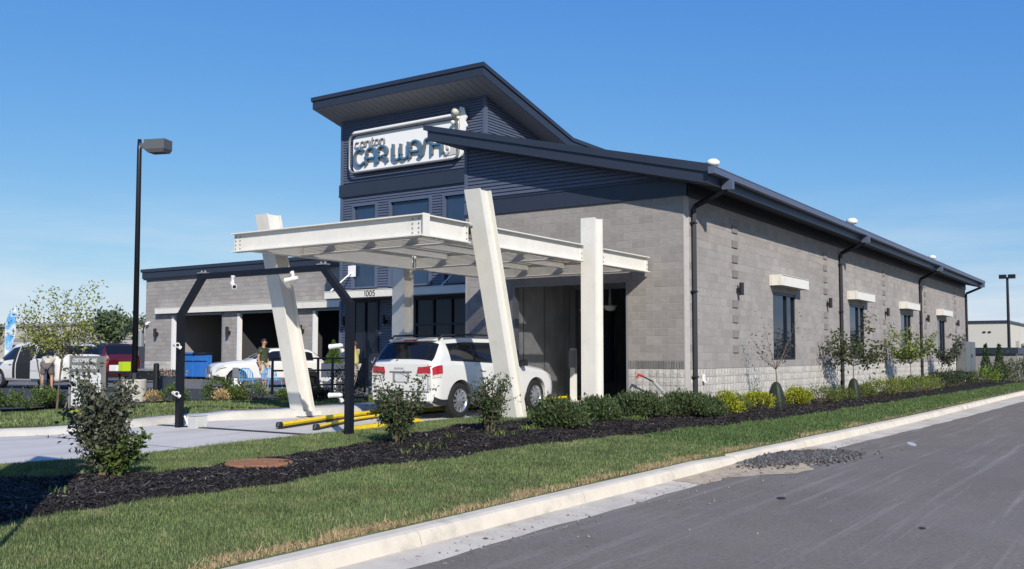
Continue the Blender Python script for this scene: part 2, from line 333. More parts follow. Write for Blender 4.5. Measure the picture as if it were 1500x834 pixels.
def cut(lo, hi, holes):
    out = []; cur = lo
    for a, b in sorted(holes):
        if a > cur: out.append((cur, min(a, hi)))
        cur = max(cur, b)
    if cur < hi: out.append((cur, hi))
    return out
# ---------------------------------------------------------------- wash tunnel
tb = thing('wash_tunnel_building', 'long grey block car wash tunnel with navy sloping roof along the road', 'building')
OY0, OY1, OZ = 1.63, 5.13, 3.25
rz_b = lambda y: 5.60 + .248 * y       # underside of the roof over the gable
g = MB()
g.box(.0045, .25, .09, OY0, -.6, 5.3).box(.0045, .25, OY1, 6.78, -.6, 5.3).box(.0045, .25, OY0, OY1, OZ + .02, 5.3)
gw = g.build('gable_wall', MORTAR, tb)
full = MB().box(0, .02, 0, BL - .011, 0, CH - .011).build('block', BLOCK); blk_me = full.data
bm = bmesh.new(); bm.from_mesh(blk_me); bmesh.ops.bevel(bm, geom=[e for e in bm.edges if all(v.co.x < .001 for v in e.verts)], offset=.004, segments=1, affect='EDGES'); bm.to_mesh(blk_me); bm.free()
bpy.data.objects.remove(full)
def block(y0, y1, z):
    o = bpy.data.objects.new('block', blk_me); COL.objects.link(o); o.parent = gw
    o.location = (random.uniform(-.0015, .0015), y0 + .005, z + .005); o.scale = (1, (y1 - y0 - .011) / (BL - .011), 1)
c = 0; z = 1.219
while z < 5.27:
    spans = cut(.1, 6.70, [(OY0, OY1)] if z < OZ - .05 else [])
    y = .1 - (0 if c % 2 else BL / 2)
    while y < 6.7:
        for a, b in spans:
            p, q = max(y, a), min(y + BL, b)
            if q - p > .05: block(p, q, z)
        y += BL
    c += 1; z += CH
def sp(mb, plane, s0, s1, z0, z1, d, a=0, roll=True):
    """a rough split-faced block on a wall plane, face bulging d"""
    n = 3; P = []
    for i in range(n):
        for j in range(n):
            e = (i in (0, 2)) or (j in (0, 2)); dep = -.004 if e else -(d * random.uniform(.5, 1.3))
            u = s0 + (s1 - s0) * i / 2 + (0 if e else random.uniform(-.03, .03)); w = z0 + (z1 - z0) * j / 2 + (0 if e else random.uniform(-.03, .03))
            P.append((a + dep, u, w) if plane == 'x' else (u, a + dep, w))
    F = [(i * n + j, i * n + j + 1, (i + 1) * n + j + 1, (i + 1) * n + j) for i in range(2) for j in range(2)]
    if plane == 'x': F = [f[::-1] for f in F]
    mb.add(P, [f[::-1] if plane == 'x' else f for f in F] if False else F)
base = MB(); sol = MB()
for a, b in ((.1, OY0), (OY1, 6.78)):
    k = int(round((b - a) / CH)); w = (b - a) / k
    for i in range(k):
        for r in range(-2, 5): sp(base, 'x', a + i * w + .004, a + (i + 1) * w - .004, r * CH + .004, (r + 1) * CH - .004, .022)
    k = int((b - a) / .068); w = (b - a) / k
    for i in range(k): sol.box(-.012 + random.uniform(-.004, .004), .02, a + i * w + .008, a + (i + 1) * w - .008, 1.020, 1.215)
base.build('base_course', SPLIT, gw, kind='stuff'); sol.build('soldier_course', SOLDIER, gw, kind='stuff')
MB().prism([(.0, .10), (.10, .0), (.25, .0), (.25, .1)], 'z', -.6, 5.3).build('corner_block', M('sunlit corner block', (.36, .34, .325), .9, var=.1, scale=8, bump=.3), gw)  # paler grey paints in the extra sun on the chamfer
# side wall
WINX = [6.25 + 8.58 * i for i in range(4)]; WW = 2.15; WZ0, WZ1 = 1.219, 3.251; LEN = 41.0
sw = MB()
for a, b in cut(.1, LEN, [(x, x + WW) for x in WINX]): sw.box(a, b, .0045, .25, -.9, 5.5)
for x in WINX: sw.box(x, x + WW, .0045, .25, -.9, WZ0 - .01).box(x, x + WW, .0045, .25, WZ1 + .01, 5.5)
side = sw.build('side_wall', MORTAR, tb)
f = MB(); bs = MB(); sc_ = MB(); z = 1.219; c = 0
while z < 5.4:
    hol = [(x, x + WW) for x in WINX] if z < WZ1 - .05 else []
    sps = cut(.1, LEN, hol); x = .1 - (0 if c % 2 else BL / 2)
    while x < LEN:
        for a, b in sps:
            p, q = max(x, a), min(x + BL, b)
            if q - p > .05: j = random.uniform(-.0015, .0015); f.box(p + .005, q - .005, j, .02, z + .005, z + CH - .006)
        x += BL
    c += 1; z += CH
f.build('block', BLOCKS, side, kind='stuff')
k = int(LEN / CH)
for i in range(k):
    x = .1 + i * CH
    if x > LEN - .2: break
    for r in range(-4 if x > 8 else -2, 5): sp(bs, 'y', x + .004, x + CH - .004, r * CH + .004, (r + 1) * CH - .004, .016)
    sc_.box(x + .004, x + CH - .004, -.010, .02, 1.020, 1.215)
bs.build('base_course', SPLIT, side, kind='stuff'); sc_.build('sill_course', BLOCKS, side, kind='stuff')
acc = MB().box(0, BL - .02, -.035, .01, 0, CH - .012).build('accent_block', ACC); am = acc.data; bpy.data.objects.remove(acc)
for i in range(5):
    for r in range(1, 21, 2):
        zz = 1.219 + r * CH
        if zz > 4.9 or (3.0 < zz < 3.2): continue
        o = bpy.data.objects.new('accent_block', am); COL.objects.link(o); o.parent = side; o.location = (2.95 + 8.55 * i, 0, zz + .005)
box('left_wall', MORTAR, tb, .25, LEN, 6.5, 6.78, -.5, 7.0)
MB().prism([(.0, -.6), (6.78, -.6), (6.78, 7.2), (.0, 5.55)], 'x', LEN - .25, LEN).build('back_wall', MORTAR, tb)
# gable siding, trims and corner board
sd = MB(); lap_rows(sd, 'x', .02, 5.76, 7.3, lambda zc: [(max(.02, (zc - 5.63) / .248 - .12), 6.70)]); sd.build('siding', NAVY, tb)
t = MB().box(-.05, .2, -.0, 6.8, 5.285, 5.34).box(-.028, .2, -.0, 6.79, 5.343, 5.70).box(-.045, .2, -.0, 6.8, 5.703, 5.745); t.build('trim_board', NAVYT, tb)
MB().prism([(.021, 5.6), (6.78, 5.6), (6.78, 7.2), (.021, 5.62)], 'x', .045, .25).build('gable_backing', NAVYT, tb)
box('frieze_board', NAVYD, tb, .02, LEN, -.045, -.003, 5.25, 5.575)  # navy board, its colour darkened further by painted eave shadow
box('corner_board', NAVY, tb, -.03, .06, 6.70, 6.80, 5.30, 7.27)
# roof
XR0, XR1 = -.65, 41.6
rf = MB().prism([(-.82, 5.40), (7.66, 7.505), (7.66, 7.775), (-.82, 5.668)], 'x', XR0, XR1).build('roof', NAVYT, tb)
MB().prism([(-.88, 5.652), (7.78, 7.80), (7.78, 7.945), (-.88, 5.855)], 'x', XR0 - .05, XR1 + .05).build('roof_edge', NAVYT, rf)
s_ = MB()
for i in range(28):
    y0 = -.78 + i * .3; y1 = y0 + .288; s_.prism([(y0, 5.404 + .248 * (y0 + .82) - .012), (y1, 5.404 + .248 * (y1 + .82) - .012), (y1, 5.404 + .248 * (y1 + .82)), (y0, 5.404 + .248 * (y0 + .82))], 'x', XR0 + .03, .02)
s_.build('soffit', SOFFIT, rf)
MB().prism([(-.80, 5.388), (.0, 5.588), (.0, 5.596), (-.80, 5.397)], 'x', .022, XR1 - .03).build('eave_soffit', M('shaded eave soffit', (.012, .016, .028), .6, spec=.2), rf)  # shade of the eave underside is put into this near-black colour
ribs = MB()
for i in range(100): ribs.prism([(.6, 6.205), (7.7, 7.92), (7.7, 7.955), (.6, 6.24)], 'x', -.4 + i * .42, -.38 + i * .42)
ribs.build('standing_seam', ROOFM, rf, kind='stuff')
gt = MB().box(-.8, 41.45, -1.045, -1.03, 5.60, 5.765).box(-.8, 41.45, -1.03, -.885, 5.60, 5.612).box(-.8, -.785, -1.03, -.885, 5.612, 5.765).box(41.435, 41.45, -1.03, -.885, 5.612, 5.765).box(-.8, 41.45, -1.055, -1.045, 5.745, 5.765)
gt.build('gutter', NAVY, tb)
for x in (.18, 13.38, 27.4, 40.72):
    d = MB().tube([(x + .06, -.075, -.6), (x + .06, -.075, 4.93), (x + .06, -.11, 5.03), (x + .06, -.90, 5.36), (x + .06, -.955, 5.44), (x + .06, -.955, 5.60)], .068, 4)
    dp = d.build('downspout', NAVYD, tb)
    s = MB()
    for zz in (.8, 2.9, 4.6): s.box(x - .03, x + .15, -.135, -.004, zz, zz + .04)
    s.build('strap', NAVYD, dp); box('outlet_box', NAVY, dp, x - .02, x + .14, -1.10, -.84, 5.36, 5.598)
for x, s in ((.95, 1.0), (14.2, 1.2), (29.3, 1.05)):
    z0 = 6.05 + .24 * -.3
    MB().lathe((x, -.3, z0 - .04), [(.07 * s, 0), (.07 * s, .18 * s), (.13 * s, .19 * s), (.175 * s, .24 * s), (.17 * s, .30 * s), (.10 * s, .36 * s), (.0, .37 * s)], 16).build('roof_vent', WHITE, rf, smooth=True)
# windows with steel hoods
for i, x in enumerate(WINX):
    fr = MB(); e = .07
    fr.box(x, x + e, .03, .14, WZ0, WZ1).box(x + WW - e, x + WW, .03, .14, WZ0, WZ1).box(x + e, x + WW - e, .03, .14, WZ0, WZ0 + e).box(x + e, x + WW - e, .03, .14, WZ1 - e, WZ1)
    w = fr.build('window', FRAME, tb); box('pane', GLASS, w, x + .05, x + WW - .05, .085, .10, WZ0 + .05, WZ1 - .05)
    box('mullion', FRAME, w, x + WW * .62, x + WW * .62 + .06, .03, .135, WZ0 + e, WZ1 - e)
    x0, x1 = x - .28, x + WW + .2; h = MB(); z0, z1 = 3.42, 3.72
    h.box(x0, x1, -.375, -.36, z0, z1).box(x0, x0 + .015, -.36, -.002, z0, z1).box(x1 - .015, x1, -.36, -.002, z0, z1).box(x0 + .015, x1 - .015, -.36, -.002, z0 + .02, z0 + .035)
    h.box(x0 - .004, x1 + .004, -.40, -.0015, z1 + .001, z1 + .016)
    hd = h.build('window_hood', CREAM, tb); bo = MB()
    for yy in (-.30, -.06):
        for zz in (3.47, 3.53, 3.60, 3.66): bo.cyl((x0 - .008, yy, zz), (x0 + .005, yy, zz), .011, n=6)
    bo.build('bolt', CREAMD, hd)
MB().box(.78, .90, -.06, -.015, .70, .88).box(.80, .88, -.10, -.06, .66, .72).build('outlet_cover', WHITE, tb, bevel=.01)
# tunnel mouth: door frame and the inside
fm = MB().box(-.02, .2, OY0 - .0, OY0 + .05, .0, OZ).box(-.02, .2, OY1 - .05, OY1, .0, OZ).box(-.018, .2, OY0 + .05, OY1 - .05, OZ - .04, OZ + .018)
fm.build('door_frame', GREYM, tb)
box('tunnel_floor', DRIVE, tb, -.01, 30, .3, 6.4, -.1, .058)
ln = MB().box(.26, 30, 5.22, 5.28, .06, 4.3).box(.26, 30, 1.45, 1.50, .06, 4.3).box(.26, 30, 1.45, 5.28, 4.3, 4.35).box(29.9, 30, 1.5, 5.22, .06, 4.3); ln.build('lining', INNER, tb)
pn = MB()
for i in range(12): pn.box(.6 + i * 1.1, .63 + i * 1.1, 5.19, 5.22, .1, 4.2)
pn.build('lining_seam', GREYM, tb)
# wash gear standing in the mouth of the tunnel
wa = thing('wash_arch', 'grey wash arch with white bowl lamps inside the tunnel mouth', 'wash arch', (3.2, 3.4, .06))
a = MB()
for yy in (1.62, 5.08): a.box(3.1, 3.3, yy - .1, yy + .1, .06, 3.3)
a.build('post', GREYM, wa); box('crossbar', GREYM, wa, 3.12, 3.28, 1.52, 5.18, 3.302, 3.46)
for yy, zz in ((4.55, 2.72), (3.75, 2.80), (2.35, 2.78), (2.05, 2.52), (1.55, 2.82)):
    b = MB().lathe((3.0, yy, zz), [(.03, -.16), (.12, -.13), (.18, -.06), (.20, 0), (.05, .02), (.02, .5)], 16).build('bowl_lamp', WHITE, wa, smooth=True)
MB().tube([(2.6, 2.5 + .5 * math.cos(q), 3.05 + .13 * math.sin(q)) for q in np.linspace(0, 6.28, 24)[:-1]], .035, 6, closed=True).build('spray_ring', M('pale plastic', (.45, .46, .46), .5), wa)
for nm, lab, x, y, col in (('brush_column', 'dark wash brush column on the left of the tunnel mouth', 4.4, 4.75, (.02, .025, .04)), ('brush_column', 'tall wash brush column deep inside the tunnel', 5.6, 4.1, (.03, .035, .05))):
    t = thing(nm, lab, 'brush', (x, y, .06)); MB().cyl((x, y, .06), (x, y, 3.4), .05).build('shaft', GREYM, t)
    MB().lathe((x, y, .5), [(.05, 0), (.34, .05), (.36, .8), (.34, 1.6), (.36, 2.2), (.05, 2.25)], 18).build('brush', M('brush%d' % x, col, .95, var=.4, scale=20), t)
t = thing('control_post', 'slim white control post just inside the tunnel', 'post', (1.9, 4.35, .06)); box('post', WHITE, t, 1.84, 1.96, 4.27, 4.43, .06, 1.55); box('panel', GREYM, t, 1.80, 1.838, 4.25, 4.45, 1.0, 1.5)
# ---------------------------------------------------------------- lobby tower
TX = 5.8; TY0, TY1 = 10.24, 17.29
tw = thing('lobby_tower', 'tall navy sided lobby tower with slanted roof and storefront glass', 'building', (TX, 13.7, 0))
ztop = lambda x: 10.98 - .249 * (x - 4.6)
MB().prism([(TX + .06, -.3), (15.5, -.3), (15.5, ztop(10.6)), (10.6, ztop(10.6)), (TX + .06, ztop(TX + .06))], 'y', TY0 + .03, TY1 - .03).build('wall', NAVYT, tw)
WIN = [(15.40, 16.62, 3.95, 7.2), (12.73, 14.70, 3.95, 7.2), (10.95, 12.09, 3.95, 7.2), (15.30, 16.65, .1, 3.42), (10.9, 14.30, .1, 3.42)]
def tspan(zc): return cut(TY0 + .1, TY1 - .1, [(a - .06, b + .06) for a, b, c, d in WIN if c - .05 < zc < d + .05] + ([(TY0, TY1)] if 7.62 < zc < 8.12 else []))
sd = MB(); lap_rows(sd, 'x', TX + .02, .1, 10.66, tspan); sd.build('front_siding', NAVY, tw)
sd = MB(); lap_rows(sd, 'y', TY0 + .02, 6.6, 10.66, lambda zc: [(TX + .1, min(13, 4.6 + (10.97 - zc) / .249))]); sd.build('side_siding', NAVY, tw)
for nm, y0, y1 in (('corner_board', TY0 - .03, TY0 + .10), ('corner_board', TY1 - .10, TY1 + .03)): box(nm, NAVY, tw, TX - .03, TX + .1, y0, y1, .1, 10.66)
MB().box(TX - .055, TX + .05, TY0 - .06, TY1 + .08, 7.64, 8.10).box(TX - .075, TX - .056, TY0 - .06, TY1 + .08, 7.60, 7.66).build('belt_board', NAVYT, tw)
for i, (a, b, c, d) in enumerate(WIN):
    e = .075; fr = MB().box(TX - .06, TX + .05, a - .06, a + .05, c, d + .05).box(TX - .06, TX + .05, b - .05, b + .06, c, d + .05).box(TX - .07, TX + .05, a + .05, b - .05, d - .02, d + .05).box(TX - .05, TX + .05, a + .05, b - .05, c, c + .06)
    w = fr.build('window', NAVY if i < 3 else FRAME, tw); box('pane', GLASSB if i < 3 else GLASS, w, TX + .055, TX + .058, a + .04, b - .04, c + .05, d - .01)
    mu = MB().box(TX + .0, TX + .05, a + .05, b - .05, (c + d) / 2 - .03, (c + d) / 2 + .03) if i < 3 else MB()
    if i == 4:
        for yy in (11.75, 12.6, 13.45): mu.box(TX - .02, TX + .05, yy - .04, yy + .04, c + .06, d - .02)
        mu.box(TX - .015, TX + .05, 10.95, 14.25, 2.45, 2.53)
    if i == 3: mu.box(TX - .02, TX + .05, 15.95, 16.0, c + .06, d - .02)
    if mu.v: mu.build('mullion', WHITE if i == 0 else FRAME, w)
# roof, falling away from the front
rb = [(4.6, 10.98), (4.6, 11.30), (10.62, 9.80), (15.9, 9.80), (15.9, 9.42), (10.5, ztop(10.5))]
tr = MB().prism(rb, 'y', 9.47, 17.72).build('roof', NAVYT, tw)
MB().prism([(4.55, 11.285), (4.55, 11.435), (10.66, 9.945), (15.95, 9.955), (15.95, 9.815), (10.62, 9.80)], 'y', 9.42, 17.77).build('roof_edge', NAVYT, tr)
sf = MB()
for i in range(27):
    y0 = 9.50 + i * .304; sf.prism([(4.63, ztop(4.63) - .012), (TX + .04, ztop(TX + .04) - .012), (TX + .04, ztop(TX + .04)), (4.63, ztop(4.63))], 'y', y0, y0 + .285)
for i in range(20):
    x0 = TX + .06 + i * .24; x1 = x0 + .225; sf.prism([(x0, ztop(x0) - .012), (x1, ztop(x1) - .012), (x1, ztop(x1)), (x0, ztop(x0))], 'y', 9.50, TY0 + .02)
for i in range(4):
    x0 = TX + .06 + i * .24; x1 = x0 + .225; sf.prism([(x0, ztop(x0) - .012), (x1, ztop(x1) - .012), (x1, ztop(x1)), (x0, ztop(x0))], 'y', TY1 - .02, 17.70)
sf.build('soffit', M('tower soffit', (.30, .31, .33), .5, spec=.4), tr)
# entrance canopy with tie rods and the house number
cx = 4.5
cp = MB().box(cx, cx + .02, 10.1, 16.87, 3.50, 3.76).box(cx + .02, TX - .08, 10.1, 10.12, 3.50, 3.76).box(cx + .02, TX - .08, 16.85, 16.87, 3.50, 3.76).box(cx + .02, TX - .08, 10.12, 16.85, 3.56, 3.60).box(cx - .02, TX - .08, 10.08, 16.89, 3.761, 3.78).build('entrance_canopy', CREAM, tw)
for yy in (16.62, 11.25):
    MB().tube([(cx + .08, yy, 3.79), (TX - .05, yy, 4.62)], .028, 8).build('tie_rod', WHITE, cp); box('anchor_plate', WHITE, cp, TX - .075, TX - .062, yy - .2, yy + .2, 4.42, 4.86)
def stroke(mb, pts, w, plane_x, d, y0, z0, sc, n=1):
    """flat ribbon letter strokes: pts in letter units (u right as read, v up) on a wall facing -x; u runs to -y"""
    P = [Vector((p[0], p[1])) for p in pts]; L = []; Rr = []
    for i, p in enumerate(P):
        a = (P[i] - P[i - 1]).normalized() if i else None; b = (P[i + 1] - P[i]).normalized() if i < len(P) - 1 else None
        t = ((a or b) + (b or a)); t = t.normalized() if t.length > 1e-6 else (a or b); nn = Vector((-t.y, t.x)); k = 1 / max(.5, nn.dot(Vector((-(a or b).y, (a or b).x))))
        L.append(p + nn * w / 2 * k); Rr.append(p - nn * w / 2 * k)
    def w3(q, x): return (x, y0 - q.x * sc, z0 + q.y * sc)
    m = len(P)
    V = [w3(q, plane_x) for q in L] + [w3(q, plane_x) for q in Rr] + [w3(q, plane_x - d) for q in L] + [w3(q, plane_x - d) for q in Rr]
    F = []
    for i in range(m - 1): F += [(i, i + 1, m + i + 1, m + i), (2 * m + i, 3 * m + i, 3 * m + i + 1, 2 * m + i + 1), (i, 2 * m + i, 2 * m + i + 1, i + 1), (m + i, m + i + 1, 3 * m + i + 1, 3 * m + i)]
    F += [(0, m, 3 * m, 2 * m), (m - 1, 3 * m - 1, 4 * m - 1, 2 * m - 1)][:1] + [(m - 1, 3 * m - 1, 4 * m - 1, 2 * m - 1)]
    mb.add(V, F); return mb
def arc(cx, cy, rx, ry, a0, a1, n=12): return [(cx + rx * math.cos(R(a0 + (a1 - a0) * i / n)), cy + ry * math.sin(R(a0 + (a1 - a0) * i / n))) for i in range(n + 1)]
DIG = {'1': [[(.12, .82), (.3, 1), (.3, 0)]], '0': [arc(.35, .5, .3, .5, 90, 450, 20)], '5': [[(.6, 1), (.18, 1), (.12, .56)] + arc(.33, .33, .28, .31, 130, -150, 12)]}
yy = 14.83
for ch in '1005':
    d = MB()
    for s in DIG[ch]: stroke(d, s, .13, cx - .001, .012, yy, 3.535, .19)
    d.build('numeral', BLACK, cp, auto=1); yy -= .11 if ch == '1' else .155
# ---------------------------------------------------------------- detailing bays
LX = 9.5
lb = thing('detail_bay_building', 'low flat grey block wing with three open garage bays', 'building', (LX, 26, 0))
BAYS = [(28.84, 32.87), (23.75, 27.78), (18.7, 22.6)]
w = MB()
for a, b in cut(17.3, 35.1, BAYS): w.box(LX + .008, LX + .3, a, b, -.2, 5.4)
for a, b in BAYS: w.box(LX + .008, LX + .3, a, b, 3.46, 5.4)
w.box(LX + .3, 21, 34.8, 35.1, -.2, 5.4).box(20.7, 21, 17.3, 34.8, -.2, 5.4)
lw = w.build('wall', MORTAR, lb); f = MB(); bs = MB(); z = 1.04; c = 0
while z < 5.3:
    sps = cut(17.4, 35.1, BAYS if z < 3.4 else []); y = 17.4 - (0 if c % 2 else BL / 2)
    while y < 35.1:
        for a, b in sps:
            p, q = max(y, a), min(y + BL, b)
            if q - p > .05: f.box(LX + random.uniform(-.001, .001), LX + .02, p + .006, q - .006, z + .006, z + CH - .006)
        y += BL
    c += 1; z += CH
f.build('block', BLOCKS, lw, kind='stuff')
for a, b in cut(17.4, 35.1, BAYS):
    k = max(1, int((b - a) / BL))
    for i in range(k):
        for r in range(5): sp(bs, 'x', a + (b - a) * i / k + .005, a + (b - a) * (i + 1) / k - .005, .02 + r * CH, .02 + (r + 1) * CH - .01, .02, a=LX)
bs.build('base_course', SPLIT, lw, kind='stuff')
MB().box(LX - .16, 21.1, 17.3, 35.25, 5.40, 5.86).box(LX - .22, 21.2, 17.3, 35.32, 5.74, 5.90).box(LX - .12, 21.05, 17.3, 35.2, 5.33, 5.398).build('parapet', NAVYT, lb)
for a, b in ((28.55, 33.9), (23.1, 28.53), (17.35, 23.08)):
    o = MB().box(LX - .30, LX - .28, a, b, 3.50, 3.79).box(LX - .32, LX - .001, a, b, 3.791, 3.81).box(LX - .278, LX - .001, a, b, 3.54, 3.56).build('lintel_beam', CREAM, lb)
for a, b in BAYS:
    box('door_jamb', WHITE, lb, LX - .02, LX + .16, b - .16, b - .001, .1, 3.4); box('door_track', GREYM, lb, LX - .015, LX + .1, a + .001, a + .08, .1, 3.4); box('door_head', GREYM, lb, LX - .015, LX + .12, a + .08, b - .16, 3.37, 3.455)
for a, b in ((33.4, 33.5), (28.25, 28.35), (23.1, 23.2)): box('bay_partition', MORTAR if a > 30 else M('bay wall painted shade', (.05, .05, .055), .8), lb, LX + .3, 20.7, a, b, .1, 5.3)  # inner partitions darkened in colour to stand for the bays' shade
box('ceiling', M('bay ceiling', (.08, .08, .08), .9), lb, LX + .3, 20.7, 17.3, 34.8, 4.2, 4.3)  # bay shade put into the ceiling colour as well
box('bay_floor', LOTL, lb, LX + .0, 20.7, 17.3, 34.8, .05, .098)
# ---------------------------------------------------------------- wall lights
def wall_light(x, y, z, nx, ny, label, s=1):
    t = thing('wall_light', label, 'wall light', (x, y, z), group='black wall lights')
    px, py = x + nx * .13 * s, y + ny * .13 * s
    MB().cyl((px, py, z - .19 * s), (px, py, z + .15 * s), .062 * s, n=14).build('shade', BLACK, t, smooth=False)
    MB().box(x - .05 * s * abs(ny) + min(nx, 0) * .11 * s, x + .05 * s * abs(ny) + max(nx, 0) * .11 * s - (.0 if nx else 0), y - .05 * s * abs(nx) + min(ny, 0) * .11 * s, y + .05 * s * abs(nx) + max(ny, 0) * .11 * s, z - .12 * s, z + .0 * s).build('arm', BLACK, t)
for i, nm in enumerate(('left of the first window by the near downspout', 'between the first and second side windows', 'between the second and third side windows', 'between the third and fourth side windows', 'at the far end of the long side wall')):
    wall_light(3.3 + 8.55 * i, -.006, 3.18, 0, -1, 'black cylinder wall light ' + nm)
for y, nm in ((34.0, 'left of the first garage bay'), (28.3, 'on the pier right of the first garage bay'), (23.2, 'on the pier beside the slanted cream column')):
    wall_light(LX - .03, y, 2.55, -1, 0, 'black cylinder wall light ' + nm, 1.3)
wall_light(TX - .05, 14.85, 2.7, -1, 0, 'black wall light on navy siding beside the lobby door', 1.2)
wall_light(TX - .05, 16.95, 2.7, -1, 0, 'black wall light on navy siding left of the lobby door', 1.2)
t = thing('dome_camera', 'small white security camera high on the left corner of the bays', 'camera', (LX, 34.75, 3.1)); MB().box(LX - .12, LX - .002, 34.7, 34.8, 3.05, 3.12).build('bracket', WHITE, t); MB().lathe((LX - .16, 34.75, 2.93), [(.02, 0), (.09, .03), (.1, .12), (.03, .14)], 12).build('housing', WHITE, t)
# ================================================================ SIGN ON THE TOWER
SBLUE = M('sign blue', (.055, .17, .30), .4); SGREY = M('sign grey return', (.12, .115, .115), .5); SWHITE = M('sign white', (.82, .82, .80), .5)
sg = thing('car_wash_sign', 'white sign reading canton CAR WASH with blue raised letters on the tower', 'sign', (TX, 14, 8.5))
def rrect(y0, y1, z0, z1, r, n=6):
    P = []
    for cy, cz, a in ((y1 - r, z1 - r, 0), (y0 + r, z1 - r, 90), (y0 + r, z0 + r, 180), (y1 - r, z0 + r, 270)):
        P += [(cy + r * math.cos(R(a + 90 * i / n)), cz + r * math.sin(R(a + 90 * i / n))) for i in range(n + 1)]
    return P
PX = TX - .16
MB().prism(rrect(11.15, 16.52, 8.50, 9.93, .22), 'x', PX, PX + .08).build('panel', SWHITE, sg, auto=1)
MB().tube([(PX - .10, y, z) for y, z in rrect(11.25, 16.62, 8.47, 9.98, .26)], .045, 8, closed=True).build('border_tube', M('sign border', (.30, .30, .29), .35, metal=.4), sg, smooth=True)
MB().tube([(PX - .14, 16.42, 9.99), (PX - .14, 16.3, 10.03), (PX - .14, 11.5, 10.05), (PX - .14, 11.4, 10.06)], .062, 10).build('top_bar', SWHITE, sg, smooth=True)
MB().prism([(11.42, 9.3), (11.05, 9.38), (11.0, 9.55), (10.92, 9.62), (11.03, 9.82), (10.94, 9.95), (11.02, 10.10), (11.08, 10.30), (11.25, 10.36), (11.32, 10.2), (11.5, 10.0)], 'x', PX - .02, PX + .04).build('ornament_backing', SWHITE, sg, auto=1)
def ball(c, r): return MB().lathe((c[0], c[1], c[2] - r), [(r * .05, 0), (r * .6, r * .2), (r * .95, r * .7), (r, r), (r * .95, r * 1.3), (r * .6, r * 1.8), (r * .05, r * 2)], 12)
for (y, z, r) in ((11.35, 10.16, .15), (11.47, 9.78, .09), (11.22, 9.92, .07)): ball((PX - .16, y, z), r).build('ornament_ball', M('ornament', (.55, .54, .46), .4, var=.4, scale=9), sg, smooth=True)
MB().tube([(PX - .14, 11.3, 10.0), (PX - .14, 11.27, 9.6), (PX - .14, 11.3, 9.2)], .05, 8).build('ornament_post', SGREY, sg)
MB().tube([(PX - .12, 11.75 + .11 * math.cos(q), 8.83 + .11 * math.sin(q)) for q in np.linspace(0, 6.28, 17)[:-1]], .022, 6, closed=True).build('small_ring', SWHITE, sg)
MB().prism([(12.0, 8.62), (11.3, 8.66), (11.3, 9.0), (11.9, 9.02)], 'x', PX - .03, PX - .002).build('grey_swash', M('swash', (.5, .49, .47), .6), sg, auto=1)
def glyph(ch):
    if ch == 'C': return [arc(.46, .5, .46, .5, 48, 318, 16)]
    if ch == 'A': return [[(0, 0), (0, .62)] + arc(.4, .62, .4, .38, 180, 0, 10) + [(.8, 0)], [(0, .36), (.8, .36)]]
    if ch == 'R': return [[(0, 0), (0, .66)] + arc(.38, .66, .38, .34, 180, -40, 12) + [(.4, .36), (.12, .36)], [(.42, .36), (.72, .2), (.78, 0)]]
    if ch == 'W': return [[(0, 1), (0, .3)] + arc(.3, .3, .3, .3, 180, 360, 10) + [(.6, .95)], [(.6, .3)] + arc(.9, .3, .3, .3, 180, 360, 10) + [(1.2, 1)]]
    if ch == 'S': return [arc(.66, .80, .22, .2, 20, 180, 8) + [(.38, .5), (.30, .22)] + arc(.12, .2, .18, .2, 0, -160, 8)]
    if ch == 'H': return [[(0, 0), (0, 1)], [(.76, 0), (.76, .45), (.70, .55), (.56, .58), (0, .58)], [(.76, .58), (.76, 1)]]
def letter(strokes, y0, z0, sc, wd, nm, d=.12):
    mb = MB()
    for s in strokes: stroke(mb, s, wd, PX - .01, d, y0, z0, sc)
    o = mb.build(nm, SGREY, sg, auto=1); fb = MB()
    for s in strokes: stroke(fb, s, wd * .80, PX - .012 - d, .012, y0, z0, sc)
    fb.build('letter_face', SBLUE if d > .1 else M('small face', (.45, .46, .47), .5), o, auto=1)
for ch, y in (('C', 16.36), ('A', 15.74), ('R', 15.16), ('W', 14.38), ('A', 13.54), ('S', 13.10), ('H', 12.50)):
    letter(glyph(ch), y, 8.74, .62, .125, 'letter')
LC = {'c': [arc(.4, .4, .4, .4, 50, 310, 12)], 'a': [arc(.4, .4, .4, .4, 0, 360, 14), [(.8, .8), (.8, 0)]], 'n': [[(0, 0), (0, .8)], [(0, .42)] + arc(.37, .42, .37, .38, 180, 0, 8) + [(.74, 0)]],
      't': [[(.2, 1.15), (.2, .25)] + arc(.42, .22, .22, .22, 180, 300, 6), [(0, .78), (.5, .78)]], 'o': [arc(.4, .4, .4, .4, 0, 360, 14)]}
y = 16.38
for ch in 'canton': letter(LC[ch], y, 9.46, .27, .12, 'small_letter', .05); y -= .27 * {'t': .72, 'n': 1.0}.get(ch, 1.06)
